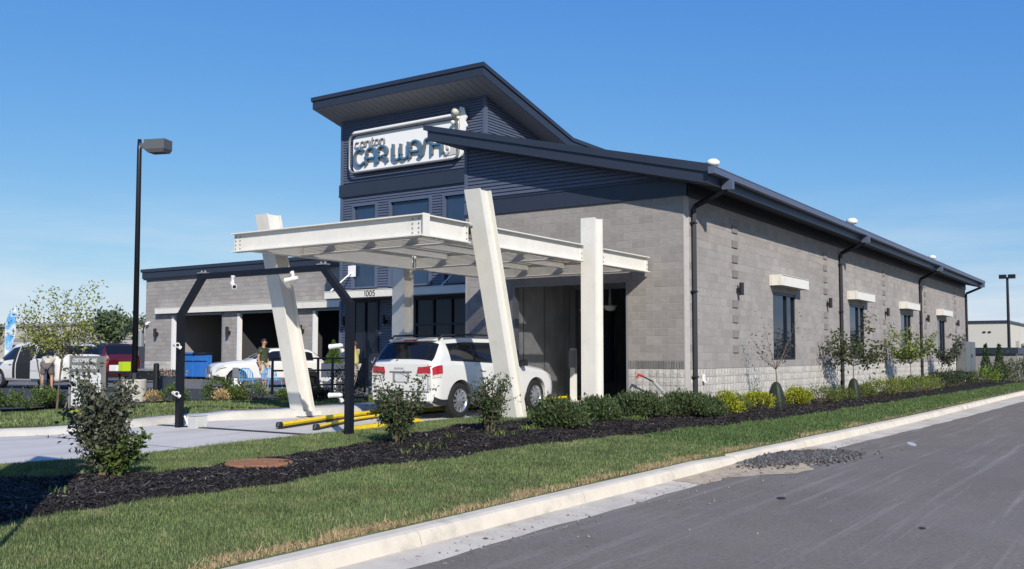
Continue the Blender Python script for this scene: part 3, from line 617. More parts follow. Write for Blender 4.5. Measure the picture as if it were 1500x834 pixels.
# ================================================================ STEEL CANOPY OVER THE TUNNEL ENTRY
cn = thing('steel_canopy', 'cream steel beam canopy on leaning columns over the wash entry', 'canopy', (-4.6, 3.3, .06))
ZT, ZB = 3.80, 3.42
def ibeam_x(y, x0, x1, zb=ZB, zt=ZT, w=.2, ft=.022):
    return MB().box(x0, x1, y - w / 2, y + w / 2, zt - ft, zt).box(x0, x1, y - w / 2, y + w / 2, zb, zb + ft).box(x0, x1, y - .012, y + .012, zb + ft, zt - ft)
def ibeam_y(x, y0, y1, zb=ZB, zt=ZT, w=.2, ft=.022):
    return MB().box(x - w / 2, x + w / 2, y0, y1, zt - ft, zt).box(x - w / 2, x + w / 2, y0, y1, zb, zb + ft).box(x - .012, x + .012, y0, y1, zb + ft, zt - ft)
def bolts(o, pts, ax):
    b = MB()
    for p in pts:
        q = list(p); q['xy'.index(ax)] -= .016; b.cyl(p, q, .014, n=6)
    b.build('bolt', CREAMD, o)
fbm = ibeam_y(-8.95, .94, 5.88).build('front_beam', CREAM, cn)
bolts(fbm, [(-8.962, yy, zz) for yy in (1.08, 1.22, 5.70, 5.83) for zz in (3.49, 3.57, 3.65, 3.73)], 'x')
box('end_plate', CREAM, fbm, -9.04, -8.86, .922, .938, ZB - .01, ZT + .01)
for a, b in ((-8.84, -7.62), (-6.78, -3.36), (-2.46, -.12)):
    o = ibeam_x(1.05, a, b).build('side_beam', CREAM, cn)
    for e in (a, b): box('splice_plate', CREAM, o, e - .012 if e == a else e - .1, e + .1 if e == a else e + .012, 1.022, 1.037, ZB + .03, ZT - .03)
    bolts(o, [(e, 1.021, zz) for e in (a + .05, b - .05) for zz in (3.50, 3.61, 3.72)] if a > -8.8 else [(b - .05, 1.021, zz) for zz in (3.50, 3.61, 3.72)], 'y')
for a, b in ((-8.84, -3.98), (-3.88, -.3)): ibeam_x(5.42, a, b).build('side_beam', CREAM, cn)
for x in (-7.62, -3.93, -.42): ibeam_y(x, 1.16, 5.31, ZB + .02, ZT - .03, .16).build('cross_beam', CREAM, cn)
for y in (2.13, 3.22, 4.32):
    for a, b in ((-8.83, -7.71), (-7.53, -4.02), (-3.84, -.51)): ibeam_x(y, a, b, 3.60, 3.765, .1, .012).build('purlin', CREAM, cn)
sl_ = MB()
for i in range(282):
    x = -8.82 + i * .03; sl_.box(x, x + .004, 1.155, 5.315, 3.7795, 3.7965)
sl_.build('deck_slat', DECK, cn, kind='stuff')
def wcol(xb, xt, y, zb, zt, d=.37, w=.36, t=.03):
    """W-section column, flanges facing the street, sheared along x from base xb to top xt"""
    mb = MB()
    def bar(a0, a1, y0, y1): mb.hexa([(xb + a0, y0, zb), (xb + a1, y0, zb), (xb + a1, y1, zb), (xb + a0, y1, zb)], [(xt + a0, y0, zt), (xt + a1, y0, zt), (xt + a1, y1, zt), (xt + a0, y1, zt)])
    bar(-d / 2, -d / 2 + t, y - w / 2, y + w / 2); bar(d / 2 - t, d / 2, y - w / 2, y + w / 2); bar(-d / 2 + t, d / 2 - t, y - .1, y + .02)
    return mb
for xb, xt, y, zb, ztp in ((-6.03, -7.28, 1.05, .10, 4.46), (-2.90, -2.90, 1.05, .0, 4.44), (-7.17, -8.22, 5.74, .15, 4.26), (-3.93, -3.93, 5.74, .1, 3.95)):
    o = wcol(xb, xt, y, zb, ztp).build('column', CREAM, cn); box('base_plate', CREAM, o, xb - .28, xb + .28, y - .26, y + .26, zb - .08, zb + .02)
# ================================================================ CAMERA GANTRY ACROSS THE DRIVE
gn = thing('camera_gantry', 'black square tube gantry with white cameras across the drive', 'gantry', (-10, 3.9, -.06))
GB = M('gantry black', (.006, .007, .011), .45, spec=.35)
def sq(p, q, s=.058): return MB().tube([p, q], s * 1.3, 4)
for y, zb, nm in ((6.14, -.08, 'post'), (1.70, -.05, 'post')):
    p = box(nm, GB, gn, -10.058, -9.942, y - .058, y + .058, zb, 2.18 if y > 4 else 2.25)
    box('base_plate', GREYM, p, -10.13, -9.87, y - .13, y + .13, zb - .03, zb + .012)
for a, b, za in ((6.14, 5.50, 2.14), (1.70, 2.33, 2.21)):
    s = 1 if a > b else -1
    MB().hexa([(-10.055, min(a, b), 0)] * 4, [(0, 0, 0)] * 4) if False else None
    c0, c1 = Vector((0, a, za)), Vector((0, b, 2.86)); n_ = Vector((0, -(c1 - c0).z, (c1 - c0).y)).normalized() * .055
    P = [c0 - n_, c1 - n_, c1 + n_, c0 + n_]
    MB().prism([(v.y, v.z) for v in P], 'x', -10.054, -9.946).build('brace', GB, gn, auto=1)
box('crossbar', GB, gn, -10.052, -9.948, 2.22, 5.62, 2.80, 2.905)
for y in (5.5, 2.34): MB().box(-10.075, -9.925, y - .09, y + .09, 2.905, 2.925).cyl((-10.0, y - .05, 2.92), (-10.0, y - .05, 2.96), .02, n=6).cyl((-10.0, y + .05, 2.92), (-10.0, y + .05, 2.96), .02, n=6).build('bracket', GREYM, gn)
def bullet(p, d, hang):
    p = Vector(p); d = Vector(d).normalized(); q = p + d * .17
    o = MB().tube([p - d * .04, p, q, q + d * .03], [.024, .038, .041, .047], 12).build('camera', WHITE, gn, smooth=False)
    MB().tube([q + d * .018, q + d * .034], .034, 10).build('lens', BPLAST, o)
    m_ = p + d * .08; MB().tube([m_, m_ + Vector(hang) * .5 + d * -.03, m_ + Vector(hang)], [.022, .026, .04], 8).build('mount', WHITE, o)
bullet((-10.16, 6.12, 1.56), (-.35, -1, -.05), (.13, .02, -.06)); bullet((-10.16, 6.12, .64), (-.35, -1, -.05), (.13, .02, -.07))
bullet((-10.12, 1.80, 1.52), (-.25, 1, -.12), (.1, -.05, -.08)); bullet((-10.12, 1.80, .70), (-.25, 1, -.05), (.1, -.05, -.1))
bullet((-10.05, 4.62, 2.68), (-.5, -1, -.45), (0, .0, .16)); bullet((-10.05, 2.95, 2.70), (-.4, 1, -.2), (0, .0, .13))
MB().box(-9.98, -9.72, 5.66, 5.92, -.06, .20).box(-9.99, -9.71, 5.65, 5.93, .20, .22).build('junction_box', M('grey plastic', (.5, .5, .48), .5), gn, bevel=.01)
MB().tube([(-9.95, 6.05, .2), (-9.9, 6.0, .02), (-9.85, 5.9, .0)], .02, 6).build('conduit', WHITE, gn)
dr = MB().box(-9.94, -9.80, 1.9, 6.9, -.04, -.008); struct(dr.build('trench_drain', M('drain grate', (.035, .037, .04), .6, metal=.3)))
# yellow wheel guides
YEL = M('yellow paint', (.70, .50, .02), .45, var=.15, scale=6, col2=(.30, .20, .03), c2=(.62, .72), c2scale=5)
def rail(label, pts, h, r=.055):
    t = thing('wheel_guide', label, 'guide rail', (*pts[0][:2], float(zd(pts[0][0]))), group=None)
    P = [(x, y, float(zd(x)) + h) for x, y in pts]; MB().tube(P, r, 6).build('rail', YEL, t); MB().tube([(x, y, float(zd(x)) + .012) for x, y in pts], r * 1.25, 4).build('base_strip', BPLAST, t)
    for x, y in pts[::1]: MB().box(x - .03, x + .03, y - .025, y + .025, float(zd(x)) - .02, float(zd(x)) + h).build('bracket', BPLAST, t)
    x, y = pts[0]; MB().tube([(x - .10, y - .02, float(zd(x)) + h - .04), (x - .07, y - .01, float(zd(x)) + h), (x + .02, y, float(zd(x)) + h)], [.03, .05, .048], 10).build('end_cap', BPLAST, t)
rail('long yellow wheel guide rail farther from the road, leading into the tunnel', [(-9.35, 4.05), (-7.6, 4.35), (-5.5, 4.62), (-2.5, 4.66), (.8, 4.66), (3.5, 4.66)], .085, .045)
rail('middle yellow wheel guide rail beside the white car, with black roller end', [(-9.2, 3.25), (-7.8, 3.75), (-6.2, 4.02), (-3, 4.08), (.5, 4.08)], .065, .03)
tag(MB().prism([(-9.6, -.02), (-9.4, .11), (-7.6, .17), (-7.2, .02)], 'y', 2.22, 2.36).build('wheel_guide', YEL), 'short flat yellow guide strip on the drive edge by the gantry', 'guide rail')
# ================================================================ LAMPS, SIGNS, FLAG
LPX, LPY = -6.64, 12.47
lp = thing('lamp_post', 'tall black lamp post on a round concrete base beside the drive', 'lamp post', (LPX, LPY, .1))
MB().lathe((LPX, LPY, .05), [(.30, 0), (.30, .24), (.297, .245), (.297, .255), (.30, .26), (.30, .46), (.297, .465), (.297, .475), (.30, .48), (.30, .66), (.285, .685)], 28).build('base', CONC, lp, smooth=False)
MB().lathe((LPX, LPY, .735), [(.20, 0), (.20, .05), (.12, .07), (.11, .16), (.085, .18)], 20).build('collar', BLACK, lp)
MB().tube([(LPX, LPY, .8), (LPX, LPY, 6.72), (LPX, LPY, 7.0)], [.075, .060, .05], 16).build('pole', BLACK, lp, smooth=True)
LBZ = M('lamp bronze', (.095, .098, .105), .55); dv, pv = Vector((.36, -.93, 0)), Vector((.93, .36, 0))
def lbox(a0, a1, w0, z0, z1, w1=None, i1=0):
    c_ = Vector((LPX, LPY, 0)); q = lambda a, w, z: tuple(c_ + dv * a + pv * w + Vector((0, 0, z))); w1 = w0 if w1 is None else w1
    return MB().hexa([q(a0 + i1, -w1, z0), q(a1 - i1 * .4, -w1, z0), q(a1 - i1 * .4, w1, z0), q(a0 + i1, w1, z0)], [q(a0, -w0, z1), q(a1, -w0, z1), q(a1, w0, z1), q(a0, w0, z1)])
lbox(.03, .26, .045, 6.77, 6.89).build('arm', LBZ, lp, auto=1)
lh = lbox(.25, .84, .19, 6.70, 6.95).build('lamp_head', LBZ, lp, auto=1); lbox(.25, .84, .19, 6.61, 6.699, .15, .10).build('lens_housing', LBZ, lh, auto=1)
fl = thing('lamp_post', 'distant dark lamp post with twin heads behind the far end of the tunnel', 'lamp post', (60, -.1, -.4))
MB().tube([(60, -.1, -.4), (60, -.1, 7.3)], [.13, .09], 10).build('pole', BLACK, fl)
for s in (-1, 1): MB().box(59.8, 60.2, -.1 + s * .06 - (.5 if s < 0 else 0), -.1 + s * .06 + (.5 if s > 0 else 0), 7.2, 7.5).build('lamp_head', BLACK, fl)
def text(s, size, m, parent, loc, nm='lettering', rx=90, rz=-90, shear=0, align='LEFT', ext=.002):
    cu = bpy.data.curves.new('txt', 'FONT'); cu.body = s; cu.size = size; cu.extrude = ext; cu.shear = shear; cu.align_x = align; cu.resolution_u = 3; cu.offset = size * .012
    o = bpy.data.objects.new('txt', cu); COL.objects.link(o); dg = bpy.context.evaluated_depsgraph_get(); me = bpy.data.meshes.new_from_object(o.evaluated_get(dg))
    COL.objects.unlink(o); bpy.data.objects.remove(o)
    me.transform(Matrix.Translation(Vector(loc)) @ Matrix.Rotation(R(rz), 4, 'Z') @ Matrix.Rotation(R(rx), 4, 'X'))
    return link(nm, me, m, parent, world=False)
SGN = M('sign panel grey', (.20, .195, .18), .5); LIME = M('lime paint', (.42, .46, .07), .5); SGF = M('sign panel edge', (.33, .315, .28), .5)
ns = thing('notice_sign', 'grey and white notice sign reading CUSTOMERS ARE RESPONSIBLE FOR', 'sign', (-9.7, 9.7, .06))
box('panel', SGN, ns, -9.72, -9.66, 9.08, 10.32, .06, 1.34); box('frame_edge', SGF, ns, -9.725, -9.655, 10.322, 10.345, .04, 1.36)
box('lime_foot', LIME, ns, -9.726, -9.721, 9.10, 10.30, .08, .20)
MB().prism(rrect(9.16, 10.24, .24, .98, .07), 'x', -9.728, -9.722).build('white_field', WHITE, ns, auto=1)
text('CUSTOMERS ARE', .118, WHITE, ns, (-.024, .53, 1.145), shear=.15); text('RESPONSIBLE FOR:', .112, WHITE, ns, (-.024, .56, 1.0), shear=.15)
for i, s in enumerate(('ITEMS LEFT      ANTENNAS', 'LOOSE TRIM      MIRRORS', 'ROOF RACKS      BED COVERS')): pass
pl = MB()
for i in range(6):
    for j in range(2): pl.box(-9.7305, -9.7285, 9.78 - j * .52, 10.16 - j * .52 - random.uniform(0, .1), .88 - i * .08, .905 - i * .08)
pl.build('small_print', M('print grey', (.66, .65, .63), .6), ns)
ms = thing('menu_sign', 'dark grey menu board with white ticks half hidden behind the white car', 'sign', (-3.5, 6.7, .15))
box('panel', M('menu dark', (.075, .078, .085), .5), ms, -3.53, -3.47, 6.2, 7.21, .12, 1.40); box('lime_foot', LIME, ms, -3.536, -3.531, 6.22, 7.19, .14, .36)
for i in range(4):
    z = 1.16 - i * .25; d = MB(); stroke(d, [(0, .05), (.05, 0), (.14, .14)], .025, -3.531, .005, 7.12, z, 1); d.build('tick', WHITE, ms, auto=1)
text('S', .2, WHITE, ms, (-.034, .22, 1.0))
def feather(name, label, base, H, e, m, wmax=.9, s0=.9):
    """feather flag: pole curving over at the top, cloth along direction e"""
    t = thing(name, label, 'flag', base); e = Vector((e[0], e[1], 0)).normalized(); b = Vector(base)
    pole = [b + Vector((0, 0, H * q)) + e * (0 if q < .72 else wmax * 1.0 * ((q - .72) / .28) ** 2) for q in np.linspace(0, 1, 16)]
    MB().tube(pole, [.022 - .012 * i / 15 for i in range(16)], 7).build('pole', M('flag pole', (.5, .5, .5), .4), t)
    V = []; n = 16
    for i in range(n):
        q = i / (n - 1); z = s0 + (H - s0) * q; qq = z / H; x0 = 0 if qq < .72 else wmax * ((qq - .72) / .28) ** 2
        x1 = max(x0 + .01, wmax * min(1, .25 + 1.5 * q) * (1 if qq < .8 else 1)); bulge = .05 * math.sin(q * 5)
        p0 = b + e * x0 + Vector((0, 0, z)); p1 = b + e * max(x1, x0 + .01) + Vector((0, 0, z - .12)); nn = Vector((-e.y, e.x, 0)) * bulge
        for th in (-.004, .004): V += [p0 + Vector((-e.y, e.x, 0)) * th, (p0 + p1) / 2 + nn + Vector((-e.y, e.x, 0)) * th, p1 + Vector((-e.y, e.x, 0)) * th]
    F = []
    for i in range(n - 1):
        for s in (0, 3):
            for j in (0, 1): q = (i * 6 + s + j, i * 6 + s + j + 1, (i + 1) * 6 + s + j + 1, (i + 1) * 6 + s + j); F.append(q if s else q[::-1])
    me = bpy.data.meshes.new('cloth'); me.from_pydata([tuple(v) for v in V], [], F); me.update(); link('cloth', me, m, t)
    MB().lathe(tuple(b), [(.03, 0), (.03, .1), (.022, .12)], 8).build('foot', BPLAST, t)
feather('feather_flag', 'white feather flag casting the long shadow over the mulch at left', (-18.24, -2.66, float(T(-18.24, -2.66))), 4.6, (-.733, .68), M('flag cloth', (.7, .7, .72), .8), 1.0)
feather('feather_flag', 'blue and white feather flag behind the white minivan', (6.0, 42.5, .09), 4.0, (.3, -1), M('blue flag', (.62, .68, .74), .7, col2=(.10, .36, .66), c2=(.46, .54), c2scale=1.1), .7)
# ================================================================ BITS AND PIECES
def ringpts(c, r, z, n=24): return [(c[0] + r * math.cos(6.2832 * i / n), c[1] + r * math.sin(6.2832 * i / n), z) for i in range(n)]
mh = thing('manhole_cover', 'round orange brown drain cover lying in the mulch', 'manhole cover', (-13.66, -.29, .02))
MHM = M('clay lid', (.30, .135, .065), .85, var=.25, scale=10, bump=.5, bscale=60)
zc = float(T(-13.66, -.29)) + .070
MB().lathe((-13.66, -.29, zc - .1), [(.41, 0), (.41, .105), (.39, .115), (.37, .108), (.0, .108)], 32).build('lid', MHM, mh)
lug = MB()
for i in range(60):
    a, r = random.uniform(0, 6.28), .33 * math.sqrt(random.random()); lug.box(-13.66 + r * math.cos(a) - .015, -13.66 + r * math.cos(a) + .015, -.29 + r * math.sin(a) - .015, -.29 + r * math.sin(a) + .015, zc + .006, zc + .014)
lug.build('lug', MHM, mh, kind='stuff')
hs = thing('wash_wand', 'pressure wand with red trigger and grey hose leaning by the tunnel mouth', 'wash wand', (-.3, 1.2, .1))
MB().tube([(-.3, .45, .38), (-.3, .78, .70)], .045, 8).build('hose_sleeve', M('grey sleeve', (.32, .32, .31), .6), hs); MB().tube([(-.3, .78, .70), (-.3, 1.08, .83)], .017, 8).build('lance', BLACK, hs)
MB().tube([(-.3, 1.06, .83), (-.3, 1.2, .88), (-.3, 1.24, .80)], .03, 8).build('trigger', M('red plastic', (.6, .02, .02), .4), hs)
MB().tube([(-.3, 1.22, .82), (-.3, 1.38, .70), (-.3, 1.55, .42), (-.28, 1.75, .26), (-.2, 2.2, .12)], .012, 6).build('hose', M('clear hose', (.42, .42, .40), .4), hs)
# bins in the first bay
BLUE = M('bin blue', (.03, .16, .52), .45, var=.1)
for lab, y0, y1 in (('plain blue bin at the left of the first garage bay', 32.42, 33.15), ('blue bin with dark lid beside the plain one in the first bay', 31.30, 32.35)):
    t = thing('waste_bin', lab, 'bin', (10.9, (y0 + y1) / 2, .1), group='blue bins in the garage bay')
    MB().box(10.5, 10.85, y0, y1, .2, 1.38).build('body', BLUE, t, bevel=.03); MB().box(10.42, 10.9, y0 - .03, y1 + .03, 1.38, 1.50).build('lid', FRAME if y0 < 32 else BLUE, t, bevel=.02)
    box('rim', FRAME, t, 10.47, 10.499, y0, y1, 1.02, 1.06)
    for yy in (y0 + .1, y1 - .1): MB().cyl((10.6, yy - .04, .17), (10.6, yy + .04, .17), .07).build('wheel', BPLAST, t)
def flowers(parent, c, r, n, cols, z):
    for i, col in enumerate(cols):
        p = np.array([c]) + np.c_[rng.normal(0, r / 2, n), rng.normal(0, r / 2, n), z + rng.random(n) * .22]; leaf_obj('flowers' if i else 'leaves', p, .07, M('flower%d' % i + str(c[0]), col, .7, rnd=.3), parent)['kind'] = 'stuff'
# leaf clouds
def leaf_mesh(name, P, size, up=.3, aspect=.45, fold=.25, dirs=None):
    P = np.asarray(P, float); n = len(P); s = np.asarray(size) * rng.uniform(.7, 1.3, n); d = rng.normal(0, 1, (n, 3)); d[:, 2] += up
    if dirs is not None: d = d * .55 + dirs
    d /= np.linalg.norm(d, axis=1)[:, None]; a = np.cross(d, rng.normal(0, 1, (n, 3))); a /= np.linalg.norm(a, axis=1)[:, None]; b = np.cross(d, a)
    s = s[:, None]; V = np.stack([P, P + d * s * .5 + a * s * aspect / 2 + b * s * fold * aspect, P + d * s, P + d * s * .5 - a * s * aspect / 2 + b * s * fold * aspect], 1).reshape(-1, 3)
    i = np.arange(n)[:, None] * 4; F = np.concatenate([i + [0, 1, 2], i + [0, 2, 3]]); return fast_mesh(name, V, F)
def leaf_obj(name, P, size, m, parent, **k): return link(name, leaf_mesh(name, P, size, **k), m, parent)
pt = thing('flower_planter', 'square dark planter of pale flowers beside the black bollard', 'planter', (-.25, 19.7, .1))
MB().hexa([(-.5, 19.45, .1), (.0, 19.45, .1), (.0, 19.95, .1), (-.5, 19.95, .1)], [(-.58, 19.35, .62), (.08, 19.35, .62), (.08, 20.05, .62), (-.58, 20.05, .62)]).build('box', M('slate planter', (.05, .065, .09), .6), pt)
flowers(pt, (-.25, 19.7, 0), .45, 220, [(.07, .11, .03), (.55, .42, .30), (.40, .16, .14)], .6)
bo = thing('bollard', 'round topped black bollard left of the flower planter', 'bollard', (-.84, 19.66, .1)); MB().lathe((-.84, 19.66, .1), [(.1, 0), (.1, .92), (.07, .97), (.0, .98)], 16).build('post', BLACK, bo)
tp = thing('cone_topiary', 'clipped cone evergreen in a grey planter before the lobby', 'plant', (4.9, 16.75, .1))
MB().box(4.6, 5.2, 16.4, 17.1, .1, 1.05).build('planter', M('planter blue grey', (.10, .12, .15), .6), tp)
n = 2600; h = rng.random(n) ** 1.6; a = rng.random(n) * 6.28; rr = (1 - h) * .34 * np.sqrt(rng.uniform(.5, 1, n)) + .015
leaf_obj('foliage', np.c_[4.9 + rr * np.cos(a), 16.75 + rr * np.sin(a), 1.05 + h * .86], .06, M('cone green', (.07, .13, .02), .7, rnd=.5, tl=.2), tp, up=1)
lbn = thing('waste_bin', 'small lime green bin by the third bay', 'bin', (6.15, 19.05, .1)); MB().hexa([(6.0, 18.88, .1), (6.3, 18.88, .1), (6.3, 19.2, .1), (6.0, 19.2, .1)], [(5.95, 18.84, 1.05), (6.35, 18.84, 1.05), (6.35, 19.24, 1.05), (5.95, 19.24, 1.05)]).build('body', M('lime bin', (.45, .60, .02), .5), lbn); box('lid', MATS['lime bin'], lbn, 5.92, 6.38, 18.8, 19.28, 1.05, 1.12)
# black railing of the patio
fc = thing('patio_railing', 'black metal railing round the patio behind the cream column', 'railing', (.9, 13, .1))
P0, P1 = Vector((-.3, 14.35, .1)), Vector((2.35, 13.6, .1))
for i in range(6): p = P0.lerp(P1, i / 5); MB().box(p.x - .03, p.x + .03, p.y - .03, p.y + .03, .1, 1.27).build('post', GB, fc)
P2 = Vector((2.9, 11.6, .1))
for i in (1, 2, 3): p = P1.lerp(P2, i / 3); MB().box(p.x - .03, p.x + .03, p.y - .03, p.y + .03, .1, 1.27).build('post', GB, fc)
for z in (.36, .85, 1.25): MB().tube([P0 + Vector((0, 0, z - .1)), P1 + Vector((0, 0, z - .1)), P2 + Vector((0, 0, z - .1))], .03, 4).build('rail', GB, fc)
tbn = thing('patio_table', 'dark slatted patio table with white top behind the railing', 'table', (1.6, 14.9, .1))
MB().box(1.0, 2.3, 14.7, 15.2, .80, .86).build('top', WHITE, tbn, bevel=.01); MB().box(1.1, 2.2, 14.75, 15.15, .38, .78).build('apron', BPLAST, tbn)
for x, y in ((1.1, 14.78), (2.2, 14.78), (1.1, 15.12), (2.2, 15.12)): box('leg', BPLAST, tbn, x - .03, x + .03, y - .03, y + .03, .1, .38)
bn = thing('white_bench', 'low white bench on the patio right of the table', 'bench', (3.0, 14.9, .1)); MB().box(2.7, 3.35, 14.5, 15.3, .42, .56).build('seat', WHITE, bn, bevel=.01)
for x in (2.76, 3.29):
    for y in (14.58, 15.22): box('leg', WHITE, bn, x - .04, x + .04, y - .04, y + .04, .1, .42)
def wire_chair(label, x, y, rz):
    t = thing('wire_chair', label, 'chair', (x, y, .1), rz, 'blue wire patio chairs'); CB = M('chair blue', (.08, .34, .66), .4)
    def b(nm, mb): mb.build(nm, CB, t, world=False)
    s = MB()
    for i in range(9): s.tube([(-.22 + i * .055, -.22, .44), (-.22 + i * .055, .22, .43)], .011, 5)
    b('seat', s.tube([(-.24, -.23, .44), (.24, -.23, .44), (.24, .23, .43), (-.24, .23, .43)], .016, 6, closed=True))
    k = MB()
    for i in range(9): q = -.22 + i * .055; k.tube([(q, .22, .44), (q, .30, .70 + .14 * math.cos(q * 6.5))], .011, 5)
    b('backrest', k.tube([(-.24, .22, .44), (-.24, .28, .66), (-.12, .31, .82), (.12, .31, .82), (.24, .28, .66), (.24, .22, .44)], .016, 6))
    for sx in (-1, 1):
        for sy in (-1, 1): b('leg', MB().tube([(sx * .22, sy * .21, .43), (sx * .27, sy * .26, 0)], .014, 6))
wire_chair('blue wire patio chair in front of the white hatchback wheel', -.05, 15.75, R(115)); wire_chair('blue wire patio chair just left of the slanted column', .15, 14.85, R(-20))
tpd = thing('tripod_stand', 'white tripod stand in front of the white car bumper', 'stand', (-.95, 15.36, .1))
MB().tube([(-.95, 15.36, .42), (-.95, 15.36, .62)], .06, 8).build('hub', WHITE, tpd); MB().box(-1.02, -.88, 15.28, 15.44, .62, .95).build('head', GREYM, tpd, bevel=.01)
for i in range(4): q = .6 + i * 1.57; MB().tube([(-.95, 15.36, .5), (-.95 + .34 * math.cos(q), 15.36 + .34 * math.sin(q), .1)], .022, 6).build('leg', WHITE, tpd)
# ================================================================ VEHICLES
def crom(P, k):
    P = np.asarray(P, float); Q = np.vstack([2 * P[0] - P[1], P, 2 * P[-1] - P[-2]]); out = []
    for i in range(1, len(Q) - 2):
        for t in np.arange(k[i - 1]) / k[i - 1]:
            a, b, c, d = Q[i - 1:i + 3]; out.append(.5 * (2 * b + (c - a) * t + (2 * a - 5 * b + 4 * c - d) * t * t + (3 * b - a - 3 * c + d) * t ** 3))
    return np.array(out + [P[-1]])
class Car:
    """lofted body: local x forward from the tail (0) to the nose (L), y left, z up"""
    KS = [2, 2, 3, 4, 4, 3, 8, 4, 4, 4]
    def __init__(s, name, label, L, W, top, belt, rail, wheels, wr, paint, loc, rz, zb=.26, cat='car', group=None, nose=.45, tail=.35, ncut=.30, tcut=.16):
        s.t = thing(name, label, cat, loc, rz, group); s.L = L; s.W = W; s.wheels = wheels; s.wr = wr; s.paint = paint
        xs = np.unique(np.concatenate([np.linspace(0, L, int(L / .035)), [0, .01, .02, .035, .05, L - .05, L - .03, L - .015, L]])); s.xs = xs
        def sm(tab, k=.05):
            v = [np.interp(np.clip(xs + d, 0, L), *tab) for d in (-2 * k, -k, 0, k, 2 * k)]; return .1 * v[0] + .2 * v[1] + .4 * v[2] + .2 * v[3] + .1 * v[4]
        zt_, zs_, wt_ = sm(top), sm(belt), sm(rail, .1); zs_ = np.minimum(zs_, zt_ - .05)
        pl = 1 - tcut * (1 - np.clip(xs / tail, 0, 1)) ** 2.6 - ncut * (1 - np.clip((L - xs) / nose, 0, 1)) ** 2.4
        zbv = zb + .10 * (1 - np.clip(xs / .3, 0, 1)) ** 2 + .06 * (1 - np.clip((L - xs) / .4, 0, 1)) ** 2
        rings = []
        for x, t, b, wq, p, z0 in zip(xs, zt_, zs_, wt_, pl, zbv):
            w = W * p; wr_ = min(wq * p, w * .93); m = (z0 + b) / 2
            C = [(0, z0), (w * .80, z0), (w * .955, z0 + .05), (w * .99, z0 + .16), (w, m), (w * .992, b - .10), (w * .962, b), (wr_, t - .10 if t - b > .2 else b + (t - b) * .5), (wr_ - .07, t - .028 if t - b > .2 else b + (t - b) * .78), (wr_ * .5, t - .004), (0, t)]
            g = crom(C, s.KS); a = 0
            i6, i7 = sum(s.KS[:6]), sum(s.KS[:7]); q = np.linspace(0, 1, i7 - i6 + 1)[:, None]; g[i6:i7 + 1] = g[i6] * (1 - q) + g[i7] * q + np.c_[.022 * np.sin(q[:, 0] * math.pi), 0 * q[:, 0]] * (t - b > .25)
            for xw in wheels:
                R2 = (wr + .065) ** 2 - (x - xw) ** 2
                if R2 > 0: a = max(a, wr + math.sqrt(R2))
            g[:, 1] = np.maximum(g[:, 1], np.minimum(a, b - .04)); rings.append(np.c_[np.full(len(g), x), g])
        s.G = np.array(rings); n, m, _ = s.G.shape
        full = np.concatenate([s.G, s.G[:, -2:0:-1] * [1, -1, 1]], 1); k = full.shape[1]; i = np.arange(n - 1)[:, None] * k + np.arange(k); j = np.arange(n - 1)[:, None] * k + (np.arange(k) + 1) % k
        F = np.stack([i, i + k, j + k, j], -1).reshape(-1, 4).tolist() + [list(range(k))] + [list(range((n - 1) * k, n * k))[::-1]]
        me = bpy.data.meshes.new('body'); me.from_pydata(full.reshape(-1, 3).tolist(), [], F); me.update()
        bmm = bmesh.new(); bmm.from_mesh(me); bmesh.ops.recalc_face_normals(bmm, faces=bmm.faces); bmm.to_mesh(me); bmm.free()
        s.body = link('body', me, paint, s.t, smooth=True, world=False); me.set_sharp_from_angle(angle=R(38))
        gu = np.gradient(s.G, axis=0); gv = np.gradient(s.G, axis=1); nn = np.cross(gv, gu); nn /= np.linalg.norm(nn, axis=2)[..., None] + 1e-9
        s.N = nn * np.sign((nn[n // 2, m // 3] * [0, 1, 0]).sum() or 1)
        s.I = np.concatenate([[0], np.cumsum(s.KS)])
    def patch(s, nm, m, x0, x1, v0, v1, off=.006, sides=(1, -1), parent=None, trim=None, both=False):
        """surface patch between stations x0..x1 and ring indices v0..v1 (in control units)"""
        xi = np.where((s.xs >= x0 - 1e-6) & (s.xs <= x1 + 1e-6))[0]; vi = lambda q: np.interp(q, np.arange(len(s.I)), s.I)
        vs = np.linspace(vi(v0), vi(v1), max(3, int(abs(vi(v1) - vi(v0))) + 2)); P = s.G[xi] + s.N[xi] * off; idx = np.arange(s.G.shape[1])
        out = None
        gr = np.stack([np.stack([np.interp(vs, idx, P[a, :, c]) for c in range(3)], -1) for a in range(len(xi))])
        for sd in sides:      # one piece per side, or one across the middle
            V = []; F = []; mid = v1 >= 9.99
            for s2 in ((1, -1) if mid else (sd,)):
                b = len(V); h, w, _ = gr.shape; V += (gr * [1, s2, 1]).reshape(-1, 3).tolist()
                for a in range(h - 1):
                    for c in range(w - 1):
                        q = (b + a * w + c, b + (a + 1) * w + c, b + (a + 1) * w + c + 1, b + a * w + c + 1); F.append(q if s2 > 0 else q[::-1])
            me = bpy.data.meshes.new(nm); me.from_pydata(V, [], F); me.update()
            if mid: bq = bmesh.new(); bq.from_mesh(me); bmesh.ops.remove_doubles(bq, verts=bq.verts, dist=.0008); bq.to_mesh(me); bq.free()
            out = link(nm, me, m, parent or s.body, smooth=True, world=False)
            if mid: break
        return out
    def add(s, nm, mb, m, parent=None, smooth=False, **k): return mb.build(nm, m, parent or s.body, world=False, smooth=smooth, **k)
